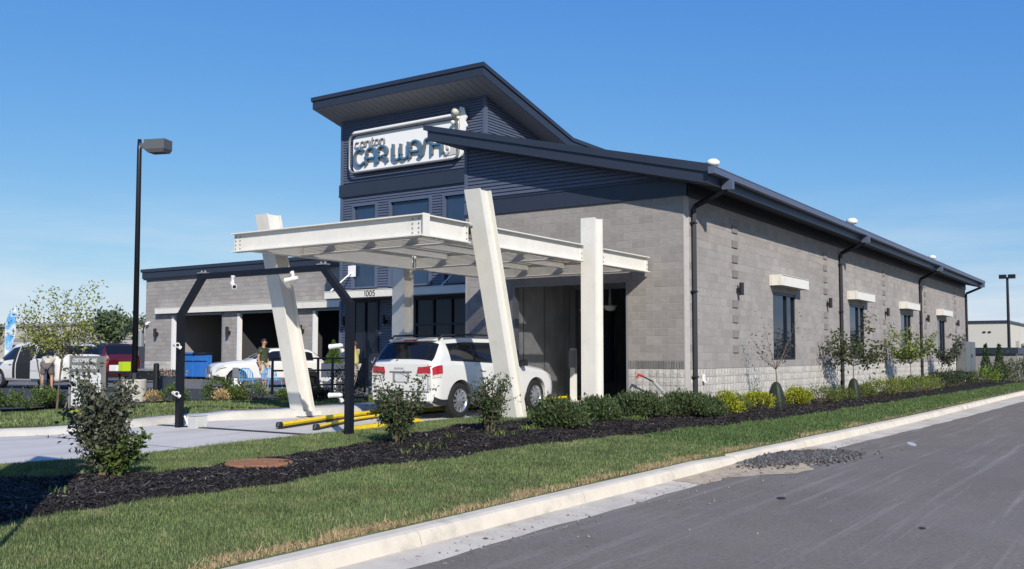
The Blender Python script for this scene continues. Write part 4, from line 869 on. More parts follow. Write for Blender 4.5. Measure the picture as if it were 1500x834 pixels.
    def wheels_(s, sides=(1, -1), spokes=10, tw=.22):
        for xw in s.wheels:
            for sd in sides:
                y = sd * (s.W - tw / 2 - .012); r = s.wr; o = bpy.data.objects.new('wheel', None); COL.objects.link(o); o.parent = s.t; o.location = (xw, y, r); o.empty_display_size = .1
                def rev(prof, n=36):
                    mb = MB(); N = len(prof)
                    for rr, yy in prof:
                        for k in range(n): q = 6.28318 * k / n; mb.v.append((rr * math.cos(q), yy * sd, rr * math.sin(q)))
                    for i in range(N - 1):
                        for k in range(n): l = (k + 1) % n; mb.f.append((i * n + k, i * n + l, (i + 1) * n + l, (i + 1) * n + k))
                    return mb
                h = tw / 2; tr_ = r * .66
                rev([(tr_ - .01, h - .01), (tr_ + .015, h), (r - .05, h + .004), (r - .012, h - .02), (r, h - .06), (r, -h + .06), (r - .02, -h), (tr_, -h)]).build('tyre', TIRE, o, smooth=True, world=False)
                rev([(tr_, h - .004), (tr_ - .02, h - .012), (tr_ - .035, h - .05), (tr_ - .05, -h + .03)]).build('rim', CHROME, o, smooth=True, world=False)
                rev([(tr_ - .03, h - .10), (.02, h - .10)]).build('brake_disc', BPLAST, o, world=False)
                sp_ = MB(); 
                for k in range(spokes):
                    q = 6.28318 * k / spokes; c, s_ = math.cos(q), math.sin(q); wd = .028
                    def pt(rad, lat, yy): return (rad * c - lat * s_, yy * sd, rad * s_ + lat * c)
                    sp_.hexa([pt(.03, -wd, h - .05), pt(tr_ - .02, -wd * .8, h - .045), pt(tr_ - .02, wd * .8, h - .045), pt(.03, wd, h - .05)], [pt(.03, -wd * .8, h - .012), pt(tr_ - .02, -wd * .6, h - .02), pt(tr_ - .02, wd * .6, h - .02), pt(.03, wd * .8, h - .012)])
                sp_.build('spokes', CHROME, o, world=False, auto=1)
                rev([(.065, h - .02), (.06, h - .004), (.0, h - .002)], 16).build('hub_cap', CHROME, o, world=False)
                s.add('wheel_well', MB().box(xw - s.wr - .05, xw + s.wr + .05, min(sd * .45, sd * (s.W - .26)), max(sd * .45, sd * (s.W - .26)), .24, 2 * s.wr + .03), BPLAST)
    def mirror(s, x, z, m=None):
        for sd in (1, -1):
            o = s.add('mirror', MB().hexa([(x - .05, sd * (s.W - .04), z - .07), (x + .1, sd * (s.W - .04), z - .07), (x + .08, sd * (s.W + .17), z - .06), (x - .07, sd * (s.W + .17), z - .06)], [(x - .05, sd * (s.W - .04), z + .06), (x + .08, sd * (s.W - .04), z + .05), (x + .06, sd * (s.W + .16), z + .09), (x - .08, sd * (s.W + .16), z + .09)]), m or BPLAST, auto=1, bevel=.02)
# ---------------------------------------------------------------- the white SUV entering the tunnel
C = Car('white_suv', 'white SUV seen from behind, entering the wash tunnel under the canopy', 4.76, .88,
        ([0, .03, .09, .36, .48, 1.2, 2.2, 2.75, 3.40, 3.52, 4.15, 4.56, 4.72, 4.76], [1.10, 1.17, 1.24, 1.585, 1.64, 1.685, 1.685, 1.64, 1.14, 1.09, 1.01, .86, .70, .55]),
        ([0, .05, .5, 1.5, 3.3, 3.52, 4.2, 4.58, 4.76], [1.04, 1.10, 1.17, 1.13, 1.06, 1.02, .93, .75, .50]), ([0, .1, .5, 2.6, 3.3, 3.6, 4.76], [.82, .78, .68, .66, .74, .80, .78]),
        (.87, 3.76), .365, PAINT, (-6.74, 3.37, .06), 0, tcut=.10, tail=.28)
C.wheels_()
C.patch('rear_window', CGLASS, .07, .37, 7.35, 10, .010)
C.patch('side_window', CGLASS, .60, 1.36, 6.15, 6.92, .007); C.patch('side_window', CGLASS, 1.43, 2.28, 6.12, 6.92, .007); C.patch('side_window', CGLASS, 2.36, 3.24, 6.12, 6.90, .007)
C.patch('windshield', CGLASS, 2.84, 3.36, 7.5, 10, .008)
C.patch('window_surround', BPLAST, .54, 3.30, 6.04, 6.97, .0035)
C.patch('sill_cladding', BPLAST, .05, .46, 1.6, 2.9, .008); C.patch('sill_cladding', BPLAST, 1.33, 3.28, 1.4, 2.6, .006); C.patch('sill_cladding', BPLAST, 4.24, 4.72, 1.6, 2.6, .006)
for x in (1.40, 2.32, 3.24): C.patch('door_seam', M('seam', (.05, .05, .05), .8), x, x + .036, 3.0, 6.0, .003)
for x in (1.55, 2.50): C.add('door_handle', MB().box(x, x + .19, -.915, -.88, .96, .99).box(x, x + .19, .88, .915, .96, .99), PAINT, bevel=.008)
C.patch('tail_lamp', REDL, .012, .25, 4.66, 5.62, .016); C.patch('lamp_clear', CLEARL, .012, .22, 4.46, 4.66, .015)
for sd in (1, -1):
    C.add('tail_lamp', MB().hexa([(-.02, sd * .42, .925), (.03, sd * .42, .925), (.05, sd * .79, .925), (-.006, sd * .78, .925)], [(-.016, sd * .45, 1.06), (.03, sd * .45, 1.06), (.05, sd * .785, 1.09), (-.004, sd * .765, 1.09)]), REDL, auto=1, bevel=.008)
    C.add('lamp_clear', MB().box(-.020, .03, min(sd * .425, sd * .78), max(sd * .425, sd * .78), .875, .923), CLEARL, bevel=.008)
    C.add('reflector', MB().box(-.012, .02, min(sd * .58, sd * .74), max(sd * .58, sd * .74), .455, .495), REDL, bevel=.006)
    C.add('roof_rail', MB().tube([(.42, sd * .64, 1.63), (.52, sd * .645, 1.705), (1.5, sd * .645, 1.74), (2.45, sd * .645, 1.725), (2.62, sd * .645, 1.66)], .022, 6), BPLAST)
C.add('tailgate', MB().box(-.006, .03, -.70, .70, .56, 1.12), PAINT, bevel=.015)
C.add('bumper', MB().hexa([(-.04, -.74, .36), (.1, -.80, .36), (.1, .80, .36), (-.04, .74, .36)], [(-.05, -.74, .56), (.1, -.81, .56), (.1, .81, .56), (-.05, .74, .56)]), PAINT, auto=1, bevel=.02)
C.add('bumper_valance', MB().hexa([(-.02, -.66, .24), (.12, -.74, .24), (.12, .74, .24), (-.02, .66, .24)], [(-.035, -.70, .365), (.12, -.76, .365), (.12, .76, .365), (-.035, .70, .365)]), BPLAST, auto=1)
sm_ = MB().box(-.0085, .02, -.712, -.703, .57, 1.12).box(-.0085, .02, .703, .712, .57, 1.12).box(-.0525, .02, -.74, .74, .563, .570).box(-.045, .02, -.72, .72, .452, .458); C.add('panel_gap', sm_, MATS['seam'])
pl = C.add('licence_plate', MB().box(-.018, -.006, -.155, .155, .76, .92), M('plate', (.55, .55, .56), .5, var=.3, scale=30))
C.add('plate_recess', MB().box(-.010, -.0055, -.22, .22, .74, .945), M('recess', (.22, .21, .2), .6)); C.add('tailgate_trim', MB().box(-.022, -.004, -.30, .30, .945, .975), CHROME, bevel=.004)
text('D O D G E', .052, M('emblem', (.30, .29, .27), .4, metal=.5), C.body, (-.014, .175, 1.01), 'emblem')
C.add('rear_wiper', MB().tube([(.09, .16, 1.20), (.11, -.02, 1.26), (.15, -.36, 1.31)], .012, 6).cyl((.05, .16, 1.17), (.12, .16, 1.21), .03, n=8), BPLAST)
C.add('spoiler', MB().hexa([(.31, -.60, 1.585), (.60, -.62, 1.61), (.60, .62, 1.61), (.31, .60, 1.585)], [(.29, -.60, 1.62), (.60, -.62, 1.67), (.60, .62, 1.67), (.29, .60, 1.62)]), PAINT, auto=1, bevel=.01)
C.add('brake_lamp', MB().box(.275, .31, -.16, .16, 1.592, 1.616), REDL); C.add('antenna', MB().tube([(.9, 0, 1.66), (.75, 0, 1.82)], .008, 5), BPLAST)
C.mirror(3.10, 1.12); C.patch('headlamp', CLEARL, 4.30, 4.62, 5.1, 6.0, .008)
# ---------------------------------------------------------------- white hatchback by the patio
C = Car('white_hatchback', 'white hatchback with twin kidney grille parked before the garage bays', 4.45, .90,
        ([0, .04, .12, .55, .75, 1.6, 2.2, 2.95, 3.05, 3.7, 4.25, 4.40, 4.45], [.90, .98, 1.05, 1.40, 1.48, 1.535, 1.51, 1.09, 1.06, 1.02, .94, .86, .70]),
        ([0, .5, 1.5, 2.9, 3.6, 4.2, 4.45], [.85, 1.0, .98, .97, .93, .84, .60]), ([0, .5, 2.2, 2.9, 3.1, 4.45], [.78, .64, .63, .74, .78, .72]),
        (.82, 3.58), .335, PAINT, (6.25, 18.75, .12), R(153), nose=.6, ncut=.34)
C.wheels_(); C.patch('rear_window', CGLASS, .13, .55, 7.45, 10, .009); C.patch('side_window', CGLASS, .62, 1.15, 6.15, 6.90, .007); C.patch('side_window', CGLASS, 1.2, 1.85, 6.12, 6.9, .007); C.patch('side_window', CGLASS, 1.92, 2.78, 6.12, 6.88, .007)
C.patch('windshield', CGLASS, 2.26, 2.92, 7.45, 10, .008); C.patch('window_surround', BPLAST, .58, 2.84, 6.05, 6.95, .0035)
C.patch('sill_cladding', GREYM, 1.2, 3.2, 1.5, 2.6, .006); C.patch('front_cladding', BPLAST, 4.0, 4.445, 1.0, 3.0, .010); C.patch('headlamp', CLEARL, 4.02, 4.33, 5.0, 6.05, .008); C.patch('headlamp_trim', BPLAST, 3.98, 4.36, 4.86, 5.08, .007)
for x in (1.17, 1.88, 2.82): C.patch('door_seam', MATS['seam'], x, x + .036, 3.0, 6.0, .0015)
for sd in (1, -1):
    g_ = C.add('kidney_grille', MB().prism(rrect(min(sd * .04, sd * .26), max(sd * .04, sd * .26), .60, .80, .05), 'x', 4.40, 4.472), BPLAST, auto=1)
    C.add('grille_rim', MB().tube([(4.473, y, z) for y, z in rrect(min(sd * .035, sd * .265), max(sd * .035, sd * .265), .595, .805, .05)], .012, 6, closed=True), CHROME, parent=g_)
C.add('licence_plate', MB().box(4.44, 4.475, -.16, .16, .40, .50), MATS['plate']); C.add('lower_grille', MB().box(4.38, 4.455, -.5, .5, .28, .38), BPLAST, bevel=.02); C.mirror(2.66, 1.02, PAINT)
# ---------------------------------------------------------------- white minivan with its doors open
C = Car('white_minivan', 'white minivan with side door slid open at the left edge', 5.1, .98,
        ([0, .04, .12, .35, .5, 1.5, 2.9, 3.3, 4.2, 4.32, 4.8, 5.0, 5.1], [1.0, 1.15, 1.25, 1.62, 1.70, 1.745, 1.74, 1.69, 1.14, 1.08, .96, .84, .60]),
        ([0, .5, 2, 4.1, 4.4, 5.1], [.95, 1.08, 1.05, .98, .93, .52]), ([0, .5, 3.2, 4.2, 5.1], [.85, .74, .72, .80, .75]), (.95, 3.98), .345, PAINT, (-1.05, 23.75, .10), R(91))
C.wheels_(); C.patch('side_window', CGLASS, .42, 1.55, 6.12, 6.92, .008); C.patch('side_window', CGLASS, 3.02, 4.0, 6.12, 6.9, .008); C.patch('windshield', CGLASS, 3.4, 4.18, 7.4, 10, .008); C.patch('rear_window', CGLASS, .13, .38, 7.4, 10, .009)
C.patch('doorway_shade', M('van interior shade', (.012, .012, .014), .8), 1.75, 2.80, 2.6, 6.9, .006, sides=(1,)); C.patch('side_window', CGLASS, 1.7, 2.85, 6.12, 6.92, .008, sides=(-1,))  # near-black patch on the closed body paints the shade inside the doorway
C.patch('door_gap', MATS['van interior shade'], 2.86, 3.06, 2.8, 6.9, .005, sides=(1,)); C.patch('bumper_trim', GREYM, 2.9, 4.3, 2.6, 2.75, .008)
C.add('sliding_door', MB().box(.62, 1.70, 1.03, 1.075, .36, 1.06), PAINT, bevel=.02); C.add('door_panel_line', MB().box(.66, 1.66, 1.076, 1.079, .66, .68).box(1.2, 1.22, 1.076, 1.079, .72, 1.0), GREYM); C.add('door_handle', MB().box(3.1, 3.28, .975, 1.0, .88, .92), GREYM)
C.add('grey_seat', MB().box(1.9, 2.3, .3, .85, .5, .95), GREYM, bevel=.05); C.mirror(3.75, 1.05, PAINT)
# ---------------------------------------------------------------- dark red SUV beyond the van
C = Car('red_suv', 'dark red SUV with black windows behind the lamp post', 4.9, .95,
        ([0, .04, .12, .35, .5, 1.5, 2.9, 3.2, 3.95, 4.1, 4.7, 4.9], [1.0, 1.15, 1.25, 1.68, 1.78, 1.82, 1.80, 1.76, 1.18, 1.12, 1.0, .6]),
        ([0, .5, 2, 4.0, 4.9], [.98, 1.12, 1.08, 1.0, .52]), ([0, .5, 3.2, 4.1, 4.9], [.85, .72, .70, .8, .75]), (.95, 3.85), .37, M('dark red paint', (.075, .006, .012), .3, coat=.7), (4.6, 29.6, .1), R(88))
C.wheels_(); C.patch('window_band', CGLASS, .45, 3.75, 6.08, 6.95, .007); C.patch('roof_panel', BPLAST, .40, 3.3, 6.9, 10, .005); C.patch('rear_window', CGLASS, .13, .40, 7.4, 10, .009); C.patch('windshield', CGLASS, 3.2, 3.95, 7.4, 10, .008)
C.patch('tail_lamp', REDL, .012, .2, 4.6, 5.8, .012)
# ================================================================ PEOPLE
SKIN = M('skin', (.42, .23, .15), .6); HAIRD = M('dark hair', (.025, .017, .012), .7)
def skinned(name, m, J, E_, parent, sub=2, root=0):
    """J: list of (pos, radius or (rx, ry)); E_: edges -> continuous skin surface"""
    me = bpy.data.meshes.new(name); me.from_pydata([p for p, r in J], E_, []); me.update(); o = bpy.data.objects.new(name, me); COL.objects.link(o)
    md = o.modifiers.new('s', 'SKIN'); md.use_smooth_shade = True
    for i, (p, r) in enumerate(J): me.skin_vertices[0].data[i].radius = (r, r) if not isinstance(r, tuple) else r; me.skin_vertices[0].data[i].use_root = (i == root)
    ss = o.modifiers.new('u', 'SUBSURF'); ss.levels = sub; ss.render_levels = sub
    bpy.context.view_layer.update(); solid_mods(o); o.data.name = name
    o.data.materials.clear(); o.data.materials.append(m); o.parent = parent; return o
def person(label, loc, rz, pose, shirt, shorts, hair, shoes, legs_bare=True, group=None, s=1.0):
    """pose: joint name -> local position (x forward, y left, z up), metres"""
    t = thing('person', label, 'person', loc, rz, group); p = {k: Vector(v) * s for k, v in pose.items()}
    J = []; E_ = []; ix = {}
    def j(n, pos, r): ix[n] = len(J); J.append((tuple(pos), r if not isinstance(r, tuple) else r)); return n
    def e(*ns): E_.extend((ix[a], ix[b]) for a, b in zip(ns[:-1], ns[1:]))
    j('pel', p['pelvis'], (.12, .12)); j('waist', p['pelvis'].lerp(p['chest'], .45), (.11, .11)); j('chest', p['chest'], (.115, .115)); j('neck0', p['neck'], (.06, .06)); j('neck1', p['neck'].lerp(p['head'], .55), (.055, .055)); j('head', p['head'], (.078, .092)); j('crown', p['head'] + (p['head'] - p['neck']).normalized() * .10, (.06, .072))
    e('pel', 'waist', 'chest', 'neck0', 'neck1', 'head', 'crown')
    for sd in 'lr':
        sh, el, wr_ = p['sh' + sd], p['el' + sd], p['wr' + sd]; hd = p['ha' + sd]
        j('sh' + sd, sh, .062); j('ua' + sd, sh.lerp(el, .5), .05); j('el' + sd, el, .042); j('fa' + sd, el.lerp(wr_, .4), .042); j('wr' + sd, wr_, .029); j('palm' + sd, wr_.lerp(hd, .55), (.040, .022)); j('kn' + sd, hd, (.036, .018))
        e('chest', 'sh' + sd, 'ua' + sd, 'el' + sd, 'fa' + sd, 'wr' + sd, 'palm' + sd, 'kn' + sd)
        hp, kn, an, to = p['hip' + sd], p['kn' + sd], p['an' + sd], p['to' + sd]
        j('hip' + sd, hp, .095); j('th' + sd, hp.lerp(kn, .5), .078); j('k' + sd, kn, .056); j('calf' + sd, kn.lerp(an, .3), .058); j('an' + sd, an, .036)
        e('pel', 'hip' + sd, 'th' + sd, 'k' + sd, 'calf' + sd, 'an' + sd)
    body = skinned('body', SKIN, J, E_, t)
    for sd in 'lr':   # fingers and thumb
        wr_, hd = p['wr' + sd], p['ha' + sd]; d = (hd - wr_).normalized(); a = d.cross(Vector((0, 1, 0))); a = a.normalized() if a.length > .2 else Vector((1, 0, 0)); b = d.cross(a)
        f = MB()
        for i, q in enumerate((-.027, -.009, .009, .027)):
            r0 = hd + a * q; ln = (.065, .078, .072, .055)[i]; f.tube([r0 - d * .02, r0 + d * ln * .5, r0 + d * ln * .85 + b * .018 * (1 if sd == 'l' else -1), r0 + d * ln + b * .034 * (1 if sd == 'l' else -1)], [.0095, .009, .0085, .006], 6)
        r0 = wr_.lerp(hd, .35) + a * .03; f.tube([r0, r0 + a * .03 + d * .03, r0 + a * .035 + d * .065], [.012, .0105, .007], 6)
        f.build('fingers', SKIN, body, world=False, smooth=True)
    hd = p['head']; up = (p['head'] - p['neck']).normalized(); fwd = p['face'].normalized(); lf = up.cross(fwd).normalized()
    def hp_(a, b, c): return tuple(hd + fwd * a + lf * b + up * c)
    MB().tube([hp_(.085, 0, .035), hp_(.108, 0, .0), hp_(.088, 0, -.012)], [.008, .017, .012], 6).build('nose', SKIN, body, world=False, smooth=True)
    for b in (-.032, .032): MB().tube([hp_(.078, b, .03), hp_(.092, b, .03)], [.014, .010], 6).build('eye', HAIRD, body, world=False)
    MB().tube([hp_(.084, -.025, -.045), hp_(.094, 0, -.047), hp_(.084, .025, -.045)], [.005, .008, .005], 6).build('mouth', M('lip', (.30, .11, .09), .5), body, world=False)
    for b in (-.08, .08): MB().tube([hp_(0, b, .03), hp_(-.01, b * 1.12, .015), hp_(0, b, -.02)], [.012, .018, .010], 6).build('ear', SKIN, body, world=False, smooth=True)
    hm = MB(); n = 14                                                    # hair cap, open at the face
    for i in range(7):
        for k in range(n):
            th = i / 6 * (1.95); ph = 6.28318 * k / n; front = math.cos(ph); lim = 1 if front < .3 else .62 - .1 * front; tt = th * lim; r = .104
            hm.v.append(hp_(r * 1.05 * math.sin(tt) * math.cos(ph) - .012, r * .86 * math.sin(tt) * math.sin(ph), .045 + r * math.cos(tt) * 1.02))
    for i in range(6):
        for k in range(n): l = (k + 1) % n; hm.f.append((i * n + k, (i + 1) * n + k, (i + 1) * n + l, i * n + l))
    h = hm.build('hair', hair, t, world=False, smooth=True, auto=1)
    J2 = [(tuple(p['pelvis'] + Vector((0, 0, -.02))), (.165, .165)), (tuple(p['pelvis'].lerp(p['chest'], .45)), (.16, .16)), (tuple(p['chest']), (.17, .17)), (tuple(p['chest'].lerp(p['neck'], .75)), (.09, .09))]; E2 = [(0, 1), (1, 2), (2, 3)]
    for sd in 'lr':
        k = len(J2); J2 += [(tuple(p['sh' + sd]), .092), (tuple(p['sh' + sd].lerp(p['el' + sd], .62)), .080)]; E2 += [(2, k), (k, k + 1)]
    skinned('shirt', shirt, J2, E2, t)
    J3 = [(tuple(p['pelvis'] + Vector((0, 0, .04))), (.158, .158))]; E3 = []
    for sd in 'lr':
        k = len(J3); lim = .88 if legs_bare else 1; J3 += [(tuple(p['hip' + sd]), .118), (tuple(p['hip' + sd].lerp(p['kn' + sd], .5)), .112), (tuple(p['hip' + sd].lerp(p['kn' + sd], lim)), .105)]; E3 += [(0, k), (k, k + 1), (k + 1, k + 2)]
        if not legs_bare: J3 += [(tuple(p['kn' + sd].lerp(p['an' + sd], .9)), .07)]; E3 += [(k + 2, k + 3)]
    skinned('shorts' if legs_bare else 'trousers', shorts, J3, E3, t)
    for sd in 'lr':
        a, b = p['an' + sd], p['to' + sd]; d = (b - a); d.z = 0; d.normalize(); g0 = Vector((a.x, a.y, 0))
        MB().tube([g0 - d * .07 + Vector((0, 0, .045)), g0 + Vector((0, 0, .055)), g0 + d * .1 + Vector((0, 0, .042)), g0 + d * .19 + Vector((0, 0, .03))], [.035, .046, .045, .024], 10).build('shoe', shoes, t, world=False, smooth=True)
    return t
STAND = dict(pelvis=(0, 0, .95), chest=(.0, 0, 1.32), neck=(0, 0, 1.50), head=(.02, 0, 1.645), face=(1, .0, 0),
             shl=(0, .185, 1.43), ell=(-.03, .25, 1.14), wrl=(.05, .27, .90), hal=(.08, .27, .82), shr=(0, -.185, 1.43), elr=(-.04, -.25, 1.14), wrr=(.03, -.27, .90), har=(.05, -.27, .82),
             hipl=(0, .095, .90), knl=(.03, .10, .50), anl=(-.0, .11, .08), tol=(.2, .13, 0), hipr=(0, -.095, .90), knr=(.06, -.10, .50), anr=(.10, -.10, .08), tor=(.3, -.11, 0))
# standing man, body turned to the right of the picture
person('man in dark green t-shirt and pale shorts standing by the railing', (.84, 16.08, .10), R(-75), STAND, M('green shirt', (.045, .062, .030), .9, var=.2, scale=8), M('khaki shorts', (.50, .44, .33), .9, var=.1, scale=8), HAIRD, M('tan shoes', (.45, .33, .22), .8), s=1.02)
BEND = dict(STAND); BEND.update(pelvis=(-.05, 0, .90), chest=(.28, 0, 1.13), neck=(.42, 0, 1.17), head=(.56, 0, 1.16), face=(.5, 0, -.8), shl=(.34, .19, 1.14), ell=(.52, .22, .92), wrl=(.72, .16, .88), hal=(.80, .15, .88), shr=(.34, -.19, 1.14), elr=(.54, -.24, .95), wrr=(.74, -.2, .95), har=(.82, -.19, .95),
            hipl=(-.05, .11, .86), knl=(.0, .15, .48), anl=(-.05, .17, .08), tol=(.12, .2, 0), hipr=(-.05, -.11, .86), knr=(.02, -.15, .48), anr=(-.04, -.17, .08), tor=(.13, -.2, 0))
person('man in pale shirt and grey shorts leaning into the open minivan', (-2.3, 24.0, .10), R(48), BEND, M('beige shirt', (.50, .45, .36), .9, col2=(.25, .38, .52), c2=(.6, .64), c2scale=6), M('grey shorts', (.12, .105, .10), .9), M('grey hair', (.12, .11, .10), .8), M('white shoes', (.6, .58, .54), .7), s=1.0)
WOM = dict(STAND); WOM.update(elr=(.05, -.24, 1.12), wrr=(.24, -.14, 1.02), har=(.31, -.10, 1.03), ell=(.05, .24, 1.12), wrl=(.24, .14, 1.0), hal=(.31, .10, 1.02))
person('woman in yellow patterned top standing behind the gantry post', (2.15, 13.05, .10), R(110), WOM, M('yellow top', (.52, .47, .12), .9, col2=(.5, .42, .38), c2=(.52, .58), c2scale=14), M('pale trousers', (.45, .42, .36), .9), M('red brown hair', (.10, .025, .018), .7), M('dark shoes', (.03, .03, .03), .7), legs_bare=False, s=.97)
# ================================================================ PLANTS
def LM(name, c, rnd=.45, tl=.22): return M(name, c, .55, rnd=rnd, tl=tl, spec=.35)
BARK = M('bark', (.16, .12, .09), .9, var=.3, scale=20); TWIG = M('twig', (.13, .10, .07), .9)
def dense(name, label, loc, rx, ry, h, n, m, ls=.055, group=None, cl=26, up=.9, asp=.42, cat='shrub'):
    """bushy shrub: clumps of leaves over an uneven dome, with stems inside"""
    t = thing(name, label, cat, loc, rng.random() * 6, group); st = MB(); C = []
    for i in range(cl):
        a = rng.random() * 6.283; el = math.asin(rng.uniform(-.15, 1)); q = math.cos(el) * rng.uniform(.72, 1.0); z = h * (.24 + .62 * math.sin(el) * rng.uniform(.8, 1.1)); C.append((rx * q * .84 * math.cos(a), ry * q * .84 * math.sin(a), max(z, .09)))
        st.tube([(C[-1][0] * .1, C[-1][1] * .1, 0), (C[-1][0] * .6, C[-1][1] * .6, z * .5), C[-1]], [.012, .009, .004], 4)
    C = np.array(C); st.build('stems', TWIG, t, world=False)
    k = rng.integers(0, cl, n); sg_ = np.array([rx, ry, h * .75]) * .17; P = C[k] + rng.normal(0, 1, (n, 3)) * sg_; P[:, 2] = np.clip(P[:, 2], .03, None)
    d = P / np.array([rx, ry, h]); d[:, 2] += .3; d /= np.linalg.norm(d, axis=1)[:, None] + 1e-6
    o = link('foliage', leaf_mesh('foliage', P, ls, up=up, dirs=d * .9, aspect=asp), m, t, world=False); return t
def loose(name, label, loc, r, h, n, m, ls=.06, stems=16, group=None, lean=(0, 0), low=.12, asp=.55, cat='shrub'):
    """open rose-like bush: arching canes with leaves set along them, sky showing between"""
    t = thing(name, label, cat, loc, 0, group); st = MB(); P = []
    for i in range(stems):
        a = rng.random() * 6.283; rr = r * math.sqrt(rng.random()) * 1.0; hh = h * rng.uniform(.45, 1.0); e = Vector((rr * math.cos(a) + lean[0] * hh, rr * math.sin(a) + lean[1] * hh, hh))
        b = Vector((.06 * math.cos(a), .06 * math.sin(a), 0)); c = b.lerp(e, .5) + Vector((e.x * -.1, e.y * -.1, .12 * hh)); pts = [b * (1 - s) ** 2 + c * 2 * s * (1 - s) + e * s * s for s in np.linspace(0, 1, 8)]
        st.tube(pts, [.012 - .0012 * k for k in range(8)], 5); canes = [(pts, 1.0)]
        for _ in range(5):
            q = rng.uniform(.25, .95); s0 = pts[int(q * 7)]; f = s0 + Vector((rng.normal(0, .17), rng.normal(0, .17), rng.uniform(.0, .2))) * (h / 1.2); br = [s0.lerp(f, s) for s in (0, .5, 1)]; st.tube(br, [.006, .004, .003], 4); canes.append((br, .5))
        for pp, wgt in canes:
            for _ in range(max(3, int(n / stems / 3.5 * wgt * 1))):
                q = rng.uniform(low if wgt == 1 else 0, 1) * (len(pp) - 1); i0 = min(int(q), len(pp) - 2); P.append(pp[i0].lerp(pp[i0 + 1], q - i0) + Vector(rng.normal(0, .045, 3)) * (h / 1.2))
    st.build('canes', TWIG, t, world=False); P = np.array([tuple(p) for p in P]); P[:, 2] = np.clip(P[:, 2], .03, None)
    link('foliage', leaf_mesh('foliage', P, ls, up=.1, aspect=asp), m, t, world=False); return t
def tree(name, label, loc, h, r, n, m, ls=.09, fork=.42, br=9, leafm=1.0, droop=0, tr=.03, group=None, top=1, multi=1, crown_lo=.45):
    t = thing(name, label, 'tree', loc, 0, group); st = MB(); tw_ = MB(); P = []
    for s_ in range(multi):
        bx = (0, 0) if multi == 1 else (rng.normal(0, .12), rng.normal(0, .12)); ft = h * fork
        base = Vector((bx[0], bx[1], -.05)); f = Vector((bx[0] * 2.5, bx[1] * 2.5, ft)); st.tube([base, base.lerp(f, .5) + Vector((rng.normal(0, .015), rng.normal(0, .015), 0)), f], [tr, tr * .85, tr * .7], 8)
        for i in range(br):
            a = 6.283 * (i + rng.random() * .7) / br; z = h * rng.uniform(crown_lo + .12, 1.0 * top); rr = r * rng.uniform(.5, 1.0) * math.sqrt(max(.08, 1 - ((z / h - (crown_lo + .35)) / .62) ** 2))
            e = Vector((rr * math.cos(a), rr * math.sin(a), z)); c = f.lerp(e, .5) + Vector((0, 0, -.03 * h)); pts = [f * (1 - s) ** 2 + c * 2 * s * (1 - s) + e * s * s for s in np.linspace(0, 1, 6)]
            tw_.tube(pts, [tr * .45, tr * .4, tr * .32, tr * .25, tr * .18, tr * .1], 5)
            for k in range(4):
                s0 = pts[2 + k % 4]; g_ = s0 + Vector((rng.normal(0, .22 * r), rng.normal(0, .22 * r), rng.uniform(-.05, .22) * r)); tw_.tube([s0, s0.lerp(g_, .5) + Vector((0, 0, .02)), g_], [tr * .16, tr * .12, tr * .07], 4)
                for _ in range(int(n / br / multi / 5)): q = rng.uniform(.3, 1.05); P.append(tuple(s0.lerp(g_, q) + Vector(rng.normal(0, .10 * r, 3)) + Vector((0, 0, -droop * rng.random()))))
            for _ in range(int(n / br / multi / 5)): q = rng.uniform(.45, 1.0) * 5; i0 = min(int(q), 4); P.append(tuple(pts[i0].lerp(pts[i0 + 1], q - i0) + Vector(rng.normal(0, .07 * r, 3))))
    st.build('trunk', BARK, t, world=False); tw_.build('branches', BARK, t, world=False)
    if P: link('crown', leaf_mesh('crown', np.array(P), ls, up=-.2 if droop else .1, aspect=.55), m, t, world=False)
    return t
gz = lambda x, y: float(T(x, y)) + .03
ROSE = LM('rose leaf', (.060, .085, .034), .5); ROSED = LM("rose leaf dark", (.092, .105, .066), .6); LAUR = LM('laurel leaf', (.068, .098, .036), .55, .15); EUO = LM('gold leaf', (.31, .33, .032), .5, .3); GRN = LM('green leaf', (.085, .13, .030), .5); MIX = LM('spirea leaf', (.11, .145, .032), .45)
loose('rose_bush', 'tall open dark leaved bush nearest the left edge, over the mulch', (-15.22, .52, gz(-15.22, .52)), .40, 1.28, 4200, ROSED, .060, 26, low=.10); loose('rose_bush', 'leafy lower growth at the foot of the tall left bush', (-15.12, .38, gz(-15.12, .38)), .34, .55, 1300, LM('rose leaf low', (.085, .13, .03)), .07, 12, low=.05)
loose('rose_bush', 'open bush in front of the white SUV tailgate', (-10.81, -.06, gz(-10.81, -.06)), .46, 1.08, 2900, ROSE, .058, 24, low=.10)
loose('rose_bush', 'open bush in front of the rear wheel and slanted column', (-8.99, -.46, gz(-8.99, -.46)), .40, 1.0, 2100, ROSE, .055, 20, low=.12)
for i, (x, y, rx, ry, h, nm) in enumerate(((-7.45, -.72, .52, .45, .66, 'nearest dark green clipped shrub beside the slanted column'), (-5.9, -.65, .42, .42, .60, 'second dark green clipped shrub from the slanted column'), (-4.15, -.55, .60, .48, .64, 'dark green clipped shrub under the hanging wash wand'), (-2.75, -.95, .66, .5, .66, 'widest dark green clipped shrub by the corner downspout'), (-1.75, -1.0, .5, .45, .60, 'dark green clipped shrub touching the first golden one'))):
    x -= .1; y -= .14; dense('laurel_shrub', nm, (x, y, gz(x, y)), rx, ry, h * .70, 6500, LAUR, .062, 'dark clipped shrubs along the bed', 70, asp=.40)
